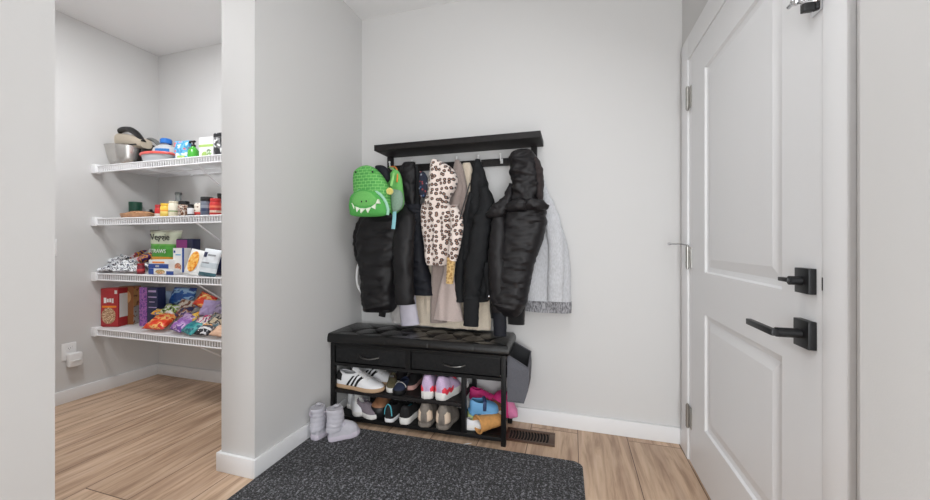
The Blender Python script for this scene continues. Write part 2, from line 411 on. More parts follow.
# door mat
r = Mesh(); hw, hd, cr = .727, .47, .045
poly = []
for sx, sy, a0 in ((1,1,0), (-1,1,90), (-1,-1,180), (1,-1,270)):
    for k in range(7):
        a = math.radians(a0+k*15); poly.append((sx*(hw-cr)+cr*math.cos(a), sy*(hd-cr)+cr*math.sin(a)))
r.rings([[(x*s_, y*s_, z) for x, y in poly] for z, s_ in ((0, 1), (.007, 1), (.010, .994))])
mo = r.build('door_mat', MATM, org=(0,0,0)); mo.location = (-.669, 1.375, 0); mo.rotation_euler = (0,0,.022)
tag(mo, 'dark charcoal ribbed door mat with rounded corners on the wood floor', 'door mat')

# ================================================================== SHOE BENCH
BX0, BX1, BY0, BY1 = -1.407, -.341, 1.895, 2.178
bench = root('shoe_bench', 'black shoe storage bench with tufted cushion, two drawers and shoe shelves', 'bench', ((BX0+BX1)/2, (BY0+BY1)/2, 0))
bo = Vector(bench.location); DVX = -.574; lt = .026
SZ1, SZ2 = .206, .048
def part(m, name, mat, **k): return m.build(name, mat, bench, bo, **k)
for x in (BX0, BX1-lt):
    for y in (BY0, BY1-lt):
        g = Mesh(); g.box((x,y,0), (x+lt,y+lt,.490), .002); part(g, 'leg', BLKMET)
for y in (BY0, BY1-lt):
    g = Mesh(); g.box((DVX-lt/2,y,.045), (DVX+lt/2,y+lt,.348), .002); part(g, 'divider_post', BLKMET)
g = Mesh()
for y in (BY0, BY1-lt):
    g.box((BX0+lt,y,.472), (BX1-lt,y+lt,.490)); g.box((BX0+lt,y,.348), (BX1-lt,y+lt,.366))
for x in (BX0, BX1-lt):
    g.box((x+.003,BY0+lt,.472), (x+lt-.003,BY1-lt,.490)); g.box((x+.003,BY0+lt,.348), (x+lt-.003,BY1-lt,.366))
g.box((-.902-.016,BY0,.366), (-.902+.016,BY0+.02,.472))
part(g, 'frame', BLKMET)
g = Mesh(); g.box((BX0+lt,BY0+.002,SZ1-.022), (DVX-lt/2,BY0+.02,SZ1-.002), .002); g.box((BX0+lt,BY0+.02,SZ1-.012), (DVX-lt/2,BY1-.004,SZ1)); part(g, 'shelf', BLKWOOD)
g = Mesh(); g.box((BX0+lt,BY0+.002,SZ2-.024), (BX1-lt,BY0+.02,SZ2-.002), .002); g.box((BX0+lt,BY0+.02,SZ2-.012), (BX1-lt,BY1-.004,SZ2)); part(g, 'shelf', BLKMET)
for x0, x1 in ((BX0+lt+.004, -.902-.019), (-.902+.019, BX1-lt-.004)):
    g = Mesh(); g.box((x0, BY0+.006, .370), (x1, BY0+.22, .468), .004); dr = part(g, 'drawer', DRAWERF)
    xc = (x0+x1)/2+.0; g = Mesh(); g.tube([(xc-.062+.124*t/10, BY0+.004-.024*math.sin(PI*t/10)**.6, .415-.006*math.sin(PI*t/10)) for t in range(11)], .0042, 8)
    g.build('handle', GUNMET, dr, bo)
    g = Mesh(); 
    g.box((x0, BY0+.003, .461), (x1, BY0+.008, .470), .001); g.build('edge_binding', BLKMET, dr, bo)
# tufted cushion
def cushion():
    m = Mesh(); x0, x1, y0, y1 = BX0-.018, BX1+.016, BY0-.02, BY1+.012
    tuf = []
    for r_ in range(2):
        for k in range(6-r_):
            tuf.append((x0+.13+(k+.5*r_)*(x1-x0-.26)/5, y0+.095+.105*r_))
    def top(x, y):
        e = max(0, min(1, min(x-x0, x1-x)/.014)); f = max(0, min(1, min(y-y0, y1-y)/.014))
        z = .530+.014*math.sqrt(max(0, 1-(1-e)**2))*math.sqrt(max(0, 1-(1-f)**2))
        z += .006*math.sin(PI*(x-x0)/(x1-x0))**.3*math.sin(PI*(y-y0)/(y1-y0))
        for tx, ty in tuf:
            d = math.hypot(x-tx, y-ty); z -= (.016*math.exp(-(d/.016)**2)+.007*math.exp(-(d/.05)**2))*e*f
            dx, dy = x-tx, y-ty
            for s_ in (-1, 1):                              # creases pulled diagonally out of each button
                q = abs(dy-s_*dx*.95); al = abs(dx)
                if al < .11: z -= .007*math.exp(-(q/.007)**2)*(1-al/.11)*e*f
        return z
    nu, nv = 190, 52
    V = m.grid(lambda u, v: (x0+(x1-x0)*u, y0+(y1-y0)*v, top(x0+(x1-x0)*u, y0+(y1-y0)*v)), nu, nv)
    loop = [V[0][i] for i in range(nu+1)]+[V[j][nu] for j in range(1, nv+1)]+[V[nv][i] for i in range(nu-1, -1, -1)]+[V[j][0] for j in range(nv-1, 0, -1)]
    prev = loop
    cxm, cym = (x0+x1)/2, (y0+y1)/2
    for z, o in ((.522, .003), (.505, .004), (.494, .002), (.490, -.004)):
        nl = []
        for v in loop:
            px, py = v.co.x, v.co.y
            ox = o*(1 if px > x1-1e-4 else (-1 if px < x0+1e-4 else 0)); oy = o*(1 if py > y1-1e-4 else (-1 if py < y0+1e-4 else 0))
            # vertical stitched seams on the band
            sm = -.003*math.exp(-(((px-x0) % .262-.131)/.003)**2) if z < .523 and z > .493 else 0
            nl.append(m.v((px+ox, py+oy+(-sm if py < cym else 0), z)))
        for i in range(len(nl)): m.f([prev[i], prev[(i+1) % len(nl)], nl[(i+1) % len(nl)], nl[i]])
        prev = nl
    m.f(prev)
    return m, tuf, top
m, tuf, topf = cushion(); cu = part(m, 'cushion', LEATHER, angle=60)
for tx, ty in tuf:
    g = Mesh(); z = topf(tx, ty); g.lathe([(0, z-.001), (.009, z), (.0075, z+.003), (0, z+.0045)], (tx, ty, 0), 12); g.build('button', LEATHER, cu, bo)
# side pocket
m = Mesh(); x0, x1 = BX1+.003, BX1+.115; y0, y1 = 1.93, 2.125
R = []
for z, xa, xb, ya, yb in ((.232, 0, .76, .01, .95), (.228, 0, .80, 0, .98), (.3, 0, 1.0, 0, 1), (.4, 0, 1.04, 0, 1), (.48, 0, 1.0, 0, 1)):
    ring = []
    for u, v in [(k/6, 0) for k in range(6)]+[(1, k/6) for k in range(6)]+[(1-k/6, 1) for k in range(6)]+[(0, 1-k/6) for k in range(6)]:
        X = x0+(x1-x0)*(xa+(xb-xa)*u); Y = y0+(y1-y0)*(ya+(yb-ya)*v)
        dz = .0
        if z > .45: dz = -.062*u*(1-.55*v)+.03*v*(1-u)
        Y += .006*math.sin(PI*u)*(1 if v == 0 else -1 if v == 1 else 0)*(1 if z > .25 else 0)
        ring.append((X, Y, z+dz))
    R.append(ring)
V = m.rings(R, cap=False); m.f(V[0][::-1])
pk = part(m, 'side_pocket', [POCKET, POCKIN], solid=.004)
pk.modifiers[0].material_offset = 1
lab(pk, 'grey felt side pocket')
g = Mesh(); g.tube([Vector(p)+Vector((0,0,.001)) for p in R[-1]]+[Vector(R[-1][0])], .0035, 6); g.build('rim', POCKET, pk, bo)

# ================================================================== COAT RACK
RX0, RX1 = -1.192, -.166
rack = root('coat_rack', 'black wall mounted coat rack with top shelf and hooks', 'coat rack', ((RX0+RX1)/2, YB, 1.40)); ro = Vector(rack.location)
g = Mesh(); g.box((RX0, 2.0, 1.666), (RX1, YB, 1.702), .002); g.build('shelf', BLKWOOD, rack, ro)
for x in (-1.205+.01, -.236):
    g = Mesh(); g.box((x, 2.172, 1.40), (x+.034, YB, 1.666), .002); g.build('side_post', BLKWOOD, rack, ro)
g = Mesh(); g.box((-1.161, 2.182, 1.565), (-.236, YB, 1.608), .002); g.build('hook_rail', BLKWOOD, rack, ro)
HX = [atx(p, 2.16) for p in (391, 413, 435, 457.5, 479, 501, 524)]
for x in HX:
    g = Mesh(); g.box((x-.008, 2.178, 1.575), (x+.008, 2.182, 1.605), .001)
    g.tube([(x, 2.18, 1.585), (x, 2.165, 1.580), (x, 2.150, 1.588), (x, 2.143, 1.606), (x, 2.140, 1.620)], [.004,.0045,.0045,.0045,.005], 8)
    g.lathe([(0,-.006), (.006,-.004), (.0075,0), (.006,.004), (0,.006)], (x, 2.140, 1.624), 10); g.build('hook', PLASTW, rack, ro)

# ================================================================== GARMENTS
def garment(rows, Y, dep, n=64, ns=72, fold=.0, ff=26, quilt=0, band=.07, wr=.0, wf=(14,14,42), ex=2.4, seed=0, hollow=True, top=.35, mesh=None, quiltdir=0):
    """hanging cloth body: rows of (photo y, left x, right x[, depth factor[, forward shift]]) measured on the plane Y"""
    m = mesh or Mesh(); rr = []
    for q in rows:
        a, b = at(q[1], q[0], Y), at(q[2], q[0], Y)
        rr.append((a.z*.5+b.z*.5, a.x, b.x, q[3] if len(q) > 3 else 1.0, q[4] if len(q) > 4 else 0.0))
    S = smoothrows(rr, ns); R = []
    for i, (z, xl, xr, df, fs) in enumerate(S):
        t = i/ns; xc, hw = (xl+xr)/2, (xr-xl)/2; hd = dep*df
        ring = []
        for k in range(n):
            a = 2*PI*k/n; ca, sa = math.cos(a), math.sin(a)
            ux, uy = math.copysign(abs(ca)**(2/ex), ca), math.copysign(abs(sa)**(2/ex), sa)
            x, y = xc+hw*ux, Y-fs-hd*uy
            d = 0
            if fold: d += fold*min(1, t*2+.25)*nz((x*ff+seed, y*6, z*3.2+seed))*1.6
            if quilt:
                ph = (z+quiltdir*x+.012*nz((x*8, seed, z*8)))/band
                d += quilt*(abs(math.sin(PI*ph))**.55-.8)
            if wr: d += wr*nz((x*wf[0]+seed*3, y*wf[1], z*wf[2]))+.6*wr*nz((x*wf[0]*2.3+seed, y*9, z*wf[2]*1.9))
            ring.append((x+ux*d*.6, y-uy*d*1.3, z))
        R.append(ring)
    m.rings(R); return m
def sleeve(path, Y, r, n=22, ns=34, quilt=0, band=.06, wr=.003, seed=0, flat=.9, mesh=None):
    """path of (photo x, y[, forward shift]); r radii in metres"""
    m = mesh or Mesh(); P = []
    for i, q in enumerate(path):
        p = at(q[0], q[1], Y-(q[2] if len(q) > 2 else 0)); P.append((p.x, p.y, p.z, r[i] if isinstance(r, (list, tuple)) else r))
    S = smoothrows(P, ns); R = []; L = 0; prev = None
    for i, (x, y, z, rad) in enumerate(S):
        p = Vector((x,y,z)); q = Vector(S[min(i+1, ns)][:3])-Vector(S[max(i-1, 0)][:3]); q.normalize()
        if i: L += (p-Vector(S[i-1][:3])).length
        u = Vector((1,0,0)); u = (u-q*u.dot(q)).normalized(); w = q.cross(u)
        ring = []
        for k in range(n):
            a = 2*PI*k/n; d = u*math.cos(a)+w*math.sin(a)*flat; e = 0
            if quilt: e += quilt*(abs(math.sin(PI*L/band))**.55-.7)
            pp = p+d*rad
            if wr: e += wr*nz((pp.x*22+seed, pp.y*22, pp.z*42+seed))+.5*wr*nz((pp.x*50+seed, pp.y*50, pp.z*90))
            ring.append(pp+d*e)
        R.append(ring)
    m.rings(R); return m
def outline_puff(pts, y, d, m=None, back=True, pw=.5):
    """rounded stuffed shape from a closed outline (points), facing -Y at depth y, thickness d forward"""
    m = m or Mesh(); n = len(pts); cx_ = sum(p[0] for p in pts)/n; cz_ = sum(p[1] for p in pts)/n
    R = []
    if back: R.append([(cx_+(p[0]-cx_)*.97, y+.002, cz_+(p[1]-cz_)*.97) for p in pts])
    for k in (1, .995, .97, .92, .84, .72, .55, .35, .12):
        f = (1-k*k)**pw
        R.append([(cx_+(p[0]-cx_)*k, y-d*(.35+.65*f if k < 1 else .12), cz_+(p[1]-cz_)*k) for p in pts])
    m.rings(R); return m
def pxpoly(ps, Y, n=60):
    """smooth closed outline through photo points on plane Y, as x,z pairs"""
    q = [(at(a, b, Y).x, at(a, b, Y).z) for a, b in ps]; k = len(q); out = []
    for i in range(n):
        t = i/n*k; j = int(t); u = t-j; p = [q[(j+d) % k] for d in (-1,0,1,2)]
        out.append(tuple(.5*(2*p[1][c]+(-p[0][c]+p[2][c])*u+(2*p[0][c]-5*p[1][c]+4*p[2][c]-p[3][c])*u*u+(-p[0][c]+3*p[1][c]-3*p[2][c]+p[3][c])*u**3) for c in (0,1)))
    return out
def coat(name, label, cat, px, py, Y): return root(name, label, cat, at(px, py, Y), 0, 'coats and bags on the wall rack')
def addp(m, name, mat, r, **k): return m.build(name, mat, r, r.location, **k)

# cream fleece coat, furthest back
r = coat('coat', 'long cream fleece coat hanging behind the leopard coat and the black jackets', 'coat', 466, 163, 2.15)
addp(garment([(163,463,470,.4), (172,460,473,.7), (200,455,478), (240,438,484), (280,420,489), (305,415,491), (327,414,491)], 2.15, .028, fold=.012, seed=3), 'body', CREAM, r)
addp(sleeve([(458,185), (446,215), (436,262), (432,300)], 2.142, [.02,.034,.036,.033], seed=4), 'sleeve', CREAM, r)
# pale lilac garment behind black puffer
r = coat('snow_pants', 'pale lilac and grey snow pants showing below the black kids puffer coat', 'pants', 400, 200, 2.12)
addp(sleeve([(396,190), (395,240), (396,290), (398,322)], 2.115, [.03,.055,.05,.042], wr=.005, seed=6, flat=.6), 'leg', mat_heather('grey lining nylon', (170,166,164), (184,180,178), 60, .1), r)
addp(sleeve([(401,190,.01), (404,240,.02), (407,295,.05), (410.5,325,.055)], 2.115, [.03,.05,.056,.060], wr=.005, seed=7, flat=.5), 'leg', LILAC, r)
# taupe coat
r = coat('coat', 'taupe wool coat between the leopard coat and the cream strip, flared pale hem', 'coat', 457, 160, 2.10)
addp(garment([(160,455,459,.5), (168,453,463,.8), (180,453,465.5), (195,450,467), (215,444,466), (240,437,460), (265,432,452), (290,432,448), (322,431.5,446)], 2.105, .030, fold=.012, seed=11), 'body', TAUPE, r)
addp(garment([(205,450,458,.6), (235,446,454,.8), (262,445,452), (280,442,455), (300,438,459), (320,434,463.5,1.2)], 2.055, .026, fold=.010, seed=12), 'front_panel', TAUPEL, r)
addp(sleeve([(456,170), (459,188), (456,202), (452,215)], 2.085, [.012,.028,.026,.02], wr=.006, seed=13), 'sleeve', TAUPE, r)
# light grey coat at right
r = coat('cardigan', 'light heather grey knit coat with dark ribbed hem at the right end of the rack', 'coat', 528, 165, 2.13)
addp(garment([(170,520,541,.4), (185,519,546,.6), (200,518,551,.8), (215,520,557), (240,520,566), (265,521,570), (285,523,571), (302,524.5,571.5)], 2.13, .05, fold=.010, ff=11, seed=21, ex=2.2), 'body', GREYCO, r)
addp(garment([(300.5,524.6,571.8), (306,525,571.8), (311.5,525,571.5)], 2.13, .052, fold=.010, ff=11, seed=21, ns=10, ex=2.2), 'hem', GREYHEM, r)
addp(sleeve([(543,190,.03), (551,215,.05), (556,245,.055), (556,275,.055), (555,301,.055)], 2.125, [.02,.042,.046,.044,.042], wr=.006, seed=22, flat=.55), 'sleeve', GREYCO, r)
# navy padded jacket
r = coat('jacket', 'dark navy padded jacket between the green backpack and the leopard coat', 'jacket', 410, 163, 2.08)
addp(garment([(205,396,423,.8), (215,396,424), (230,399,424.5), (250,402,425.5), (268,407,428), (282,412,431.5), (294.5,415,433.5)], 2.075, .055, quilt=.003, band=.07, wr=.006, seed=31, ex=2.8), 'body', NAVY, r)
addp(garment([(162.5,403,415,.5), (172,400,417,.9), (183,401,417), (194,404,417,.8), (208,406,416,.5)], 2.07, .045, wr=.007, seed=32, wf=(20,20,20)), 'hood', PUFF, r)
addp(sleeve([(416,165), (418,180), (418,197), (416,214)], 2.07, [.012,.019,.02,.014], wr=.004, seed=33), 'collar', RAIN, r)
# navy patterned mitten
tpts = pxpoly([(421,172), (426,174), (429,182), (429,192), (426,197.5), (421,196.5), (419.5,186)], 2.03)
mt = outline_puff(tpts, 2.03, .03).build('hat', MITT, org=at(424, 197, 2.03)); tag(mt, 'small navy patterned knit hat tucked beside the leopard hood', 'hat', None)
# black kids puffer
r = coat('puffer_coat', 'black kids puffer coat hanging under the green backpack at the left end', 'coat', 385, 205, 2.03)
addp(garment([(206,380,406,.5), (214,370,409,.8), (224,362.5,408), (240,358.5,403), (256,359.5,398), (272,361.5,396), (290,363,395), (304,364,395), (311,365.5,392,.8)], 2.02, .075, quilt=.005, band=.085, wr=.009, seed=41, ex=3, wf=(12,12,34)), 'body', PUFF, r)
addp(sleeve([(402,208,.02), (406,222,.06), (403.5,245,.08), (403.5,272,.085), (404.5,304,.08)], 2.02, [.03,.058,.064,.062,.058], quilt=.004, band=.08, wr=.012, seed=42, flat=.7), 'sleeve', PUFF, r)
addp(sleeve([(364,216), (358,232), (358,250), (361,266)], 2.05, [.02,.028,.028,.02], wr=.005, seed=43), 'sleeve', PUFF, r)
g = sleeve([(382,306), (382.5,312), (382,316.5)], 2.03, [.025,.026,.024], wr=.002, seed=44, ns=10, flat=.4); addp(g, 'cuff', VELV, r)
pp = smoothrows([tuple(at(a, b, 2.06)) for a, b in ((362,238), (359.5,258), (356.8,272), (357.2,284), (362.5,295), (367,299))], 30)
lab(addp(Mesh().tube(pp, .0075, 8, flat=.4), 'strap', M('white webbing', (225,225,225), .7), r), 'white webbing strap')
# leopard coat
r = coat('leopard_coat', 'cream leopard print fleece coat with hood, in the middle of the rack', 'coat', 435, 160, 2.03)
addp(garment([(203,423,447,.6), (212,421.5,456,.9), (225,422.5,459), (240,424,457.5), (252,425,455), (259,425.5,452), (265,428,448.5,.8)], 2.03, .055, fold=.010, wr=.004, wf=(16,16,16), seed=51), 'body', LEO, r)
addp(garment([(160,432.5,437,.4), (163,430.5,444,.6), (170,429.5,453,.9), (180,428.5,457), (190,428,454.5), (198,426,450), (206,425,448.5,.8), (212,426,447,.6)], 2.015, .06, fold=.006, wr=.006, wf=(14,14,14), seed=52, ex=2.1), 'hood', LEO, r)
addp(sleeve([(453,208,.02), (457,222,.055), (455.5,240,.07), (452,260,.06)], 2.02, [.026,.036,.034,.028], wr=.003, seed=53), 'sleeve', LEO, r)
lab(addp(sleeve([(451.5,257,.06), (450.5,270,.06), (449.5,283.5,.06)], 2.02, [.027,.0245,.022], wr=.002, seed=54, ns=16), 'cuff', LEOY, r), 'tan leopard cuff')
# black softshell jacket
r = coat('jacket', 'thin black softshell jacket hanging open between the taupe coat and the hooded puffer', 'jacket', 478, 159, 2.07)
addp(garment([(159.5,475.5,480,.4), (165,474,482,.6), (180,471.5,487,.8), (195,470,492), (210,467,496), (225,463,500), (240,460.5,501), (258,459,500), (276,459,498), (290,459,494), (301,460,489)], 2.07, .045, fold=.012, wr=.010, wf=(12,12,24), seed=61), 'body', RAIN, r)
addp(garment([(192,469,473,.5), (215,463,469,.7), (240,457.5,466), (265,455,464), (285,455,463), (302,456.5,464)], 2.045, .02, wr=.004, seed=62, ns=40), 'front_flap', RAIN, r)
addp(sleeve([(483,188,.03), (486,205,.05), (481,228,.06), (477,255,.06), (473,280,.055), (471.5,298,.05)], 2.05, [.022,.04,.054,.056,.052,.045], wr=.014, seed=63, flat=.7), 'sleeve', RAIN, r)
addp(sleeve([(471.5,296,.05), (471.3,312,.05), (471,326,.05)], 2.05, [.047,.046,.046], wr=.003, seed=64, ns=16, flat=.5), 'cuff', RAIN, r)
addp(garment([(262,482,500,.6), (275,484,499), (288,486,496), (299.5,486,491,.8)], 2.0, .012, wr=.004, seed=65, ns=24), 'front_corner', RAIN, r)
pts = [at(469.8,183,2.0), at(465,200,1.97), at(459.5,220,1.945), at(455.5,238,1.94)]; addp(Mesh().tube(smoothrows([tuple(p) for p in pts], 16), .0038, 8), 'cord', BLKPL, r)
c_ = at(489, 296.5, 1.985); addp(Mesh().lathe([(0,0), (.006,0), (.005,-.003), (0,-.004)], c_, 12, 'Y'), 'snap_button', CHROME, r)
# big black hooded puffer
r = coat('puffer_coat', 'large black quilted puffer coat with hood, right of the softshell jacket', 'coat', 524, 150, 2.03)
addp(garment([(205,506,546,.7), (212,505,546), (225,503.5,546.5), (240,500.5,543), (255,497.5,537.5), (268,495,533), (282,493,530.5), (296,491.5,528), (307,494,524.5), (315,503,519,.7)], 2.01, .085, quilt=.005, band=.06, wr=.008, seed=71, ex=3, quiltdir=.25, wf=(12,12,40)), 'body', PUFF2, r)
addp(garment([(149.8,516,529,.35), (153,512,533,.65), (160,509,537.5,.9), (170,510,541.5), (182,511.5,542.5), (192,511,542), (200,510,541,.9), (207,508,543,.8)], 2.0, .08, quilt=.003, band=.05, wr=.013, wf=(16,16,26), seed=72, ex=2.6), 'hood', PUFF2, r)
addp(sleeve([(504,208,.06), (513,206,.085), (527,204.5,.09), (539,205,.08), (546,207,.05)], 2.01, [.02,.032,.034,.034,.02], wr=.010, seed=73), 'collar', PUFF2, r)
addp(sleeve([(511,184,.02), (508,197,.05), (503,206,.06), (496,212,.06), (487,216,.05)], 2.01, [.012,.026,.036,.038,.018], wr=.010, seed=74), 'hood_flap', PUFF2, r)
addp(sleeve([(499,216,.04), (498,235,.05), (497,262,.05), (498,290,.04), (499.5,312,.03)], 2.0, [.034,.046,.05,.048,.042], quilt=.003, band=.06, wr=.008, seed=75, flat=.7), 'sleeve', PUFF2, r)
addp(garment([(296,507,526,.7), (305,507,525.5), (315,507.5,525), (324,508,524.5)], 2.05, .03, wr=.003, seed=76, ns=20), 'lining_hem', VELV, r)
addp(garment([(300,490,503,.7), (310,490,502), (318,491,501)], 2.06, .03, wr=.003, seed=77, ns=16), 'inner_hem', VELV, r)
addp(garment([(158,531,538,.5), (168,534,542.5), (180,536,543.8), (192,536.5,543.5), (203,537,543,.7)], 1.975, .045, wr=.006, seed=79, ns=40), 'hood_lining', M('dark brown pile lining', (44,36,36), .9, var=.2, nscale=120, bump=.4), r)
lab(addp(sleeve([(499.6,310,.03), (499.8,322,.03), (500,335.5,.03)], 2.0, [.036,.037,.037], wr=.003, seed=78, ns=16, flat=.6), 'cuff', NAVY, r), 'blue-black knit cuff')

# ---- crocodile backpack
BYK = 1.90
r = root('backpack', 'green crocodile kids backpack with white felt teeth hanging on the left end of the rack', 'backpack', at(372, 216, BYK), 0, 'coats and bags on the wall rack')
o1 = pxpoly([(356,176), (359,170), (366,166.5), (373,167), (380,172), (386,180), (390,190), (391.5,204), (390,214), (375,215.5), (359,213), (356.5,196)], BYK, 80)
addp(outline_puff(o1, BYK, .07), 'body', CROC, r)
Yp = BYK-.045
o2 = pxpoly([(351,205), (353,196), (360,190.8), (368,190), (377,193), (384,200), (387.5,208), (386,215.5), (370,217), (354,216), (351.5,211)], Yp, 80)
addp(outline_puff(o2, Yp, .05), 'front_pocket', GRND, r)
o3 = pxpoly([(353.2,199), (356.5,193.5), (363,191.2), (370,192.3), (376,197), (378,201), (374,206), (366,208.2), (358,206.5), (353.5,203)], Yp-.03, 60)
sn = addp(outline_puff(o3, Yp-.030, .026), 'snout', GRN, r)
for a, b in ((361.6,201.6), (366.3,201.2)):
    c_ = at(a, b, Yp-.055); g = Mesh(); g.lathe([(0,-.004), (.0042,-.002), (.0042,.004), (0,.006)], c_, 10, 'Y', 1, 1.3); g.build('nostril', BLKPL, sn, r.location)
for a0, b0, a1, b1, tx, ty in ((352,203,354.5,206.5,354.3,209), (356,206.5,360.5,208.3,357,212), (360.5,208.3,366,208.6,361,213.2), (366,208.6,371.5,207.2,368,212.8), (371.5,207.2,376,203.6,375.5,209.3), (376,203.6,378.3,199,379.8,203.5)):
    P_ = [at(a0, b0, Yp-.044), at(a1, b1, Yp-.044), at(tx, ty, Yp-.044)]
    g = Mesh(); g.rings([[p+Vector((0,dy,0)) for p in P_] for dy in (-.006, .010)]); addp(g, 'tooth', FELTW, r, smooth=False)
for a, b in ((357.2,172.5), (374,172.3)):
    c_ = at(a, b, BYK-.04); g = Mesh(); g.lathe([(0,-.016), (.010,-.012), (.015,0), (.010,.012), (0,.016)], c_, 14, 'Y'); e = addp(g, 'eye', GRND, r)
    g = Mesh(); g.lathe([(0,-.004), (.005,-.003), (.006,0), (0,.003)], c_+Vector((0,-.0155,0)), 12, 'Y'); g.build('pupil', BLKPL, e, r.location)
pts = [at(a, b, Yp-.012) for a, b in ((354,195.5), (361,190), (370,189.3), (378.5,193), (385,200.5), (388,209), (387.5,215))]
addp(Mesh().tube(smoothrows([tuple(p) for p in pts], 30), .009, 8), 'piping', MINT, r)
side = pxpoly([(388,182), (392,172), (397,170), (401,176), (403,190), (404,204), (399,212), (392,214), (391,200)], BYK+.06, 60)
addp(outline_puff(side, BYK+.065, .03), 'side_panel', GRN, r)
mp_ = pxpoly([(393,192), (398,190), (403,193), (404,203), (401,210), (394,211.5)], BYK+.03, 40); addp(outline_puff(mp_, BYK+.022, .03), 'mesh_pocket', MESHG, r)
addp(outline_puff(pxpoly([(376.5,168), (381,165.6), (386,167), (390,173), (390,181), (384,181)], BYK+.045, 40), BYK+.045, .04), 'back_panel', NAVY, r)
g = Mesh()
for k in range(90):
    th = math.acos(1-2*(k+.5)/90); ph = PI*(1+5**.5)*k; d = Vector((math.sin(th)*math.cos(ph), math.sin(th)*math.sin(ph), math.cos(th))); c_ = at(389.8, 191.2, BYK-.055)
    g.tube([c_, c_+d*.012, c_+d*.0205], [.003,.0035,.0015], 5)
addp(g, 'pompom', YEL, r)
pts = [at(391,186,BYK-.03), at(393,177,BYK), at(394,170,BYK+.1), HX[0] and Vector((HX[0],2.143,1.592))]
addp(Mesh().tube(smoothrows([tuple(p) for p in pts], 16), .008, 8, flat=.35), 'shoulder_strap', GRNL, r)
pts = [at(397,182,BYK+.03), at(397.5,172,BYK+.06), at(395,167,BYK+.14), Vector((HX[0]+.004,2.143,1.592))]
addp(Mesh().tube(smoothrows([tuple(p) for p in pts], 16), .005, 8), 'zip_cord', ORNG, r)
pts = [at(394.5,210,BYK+.012), at(394.3,218,BYK-.01), at(393.2,229,BYK-.012)]
addp(Mesh().tube(pts, .0125, 10, flat=.18, up=(0,1,0)), 'strap_tail', TEALT, r)

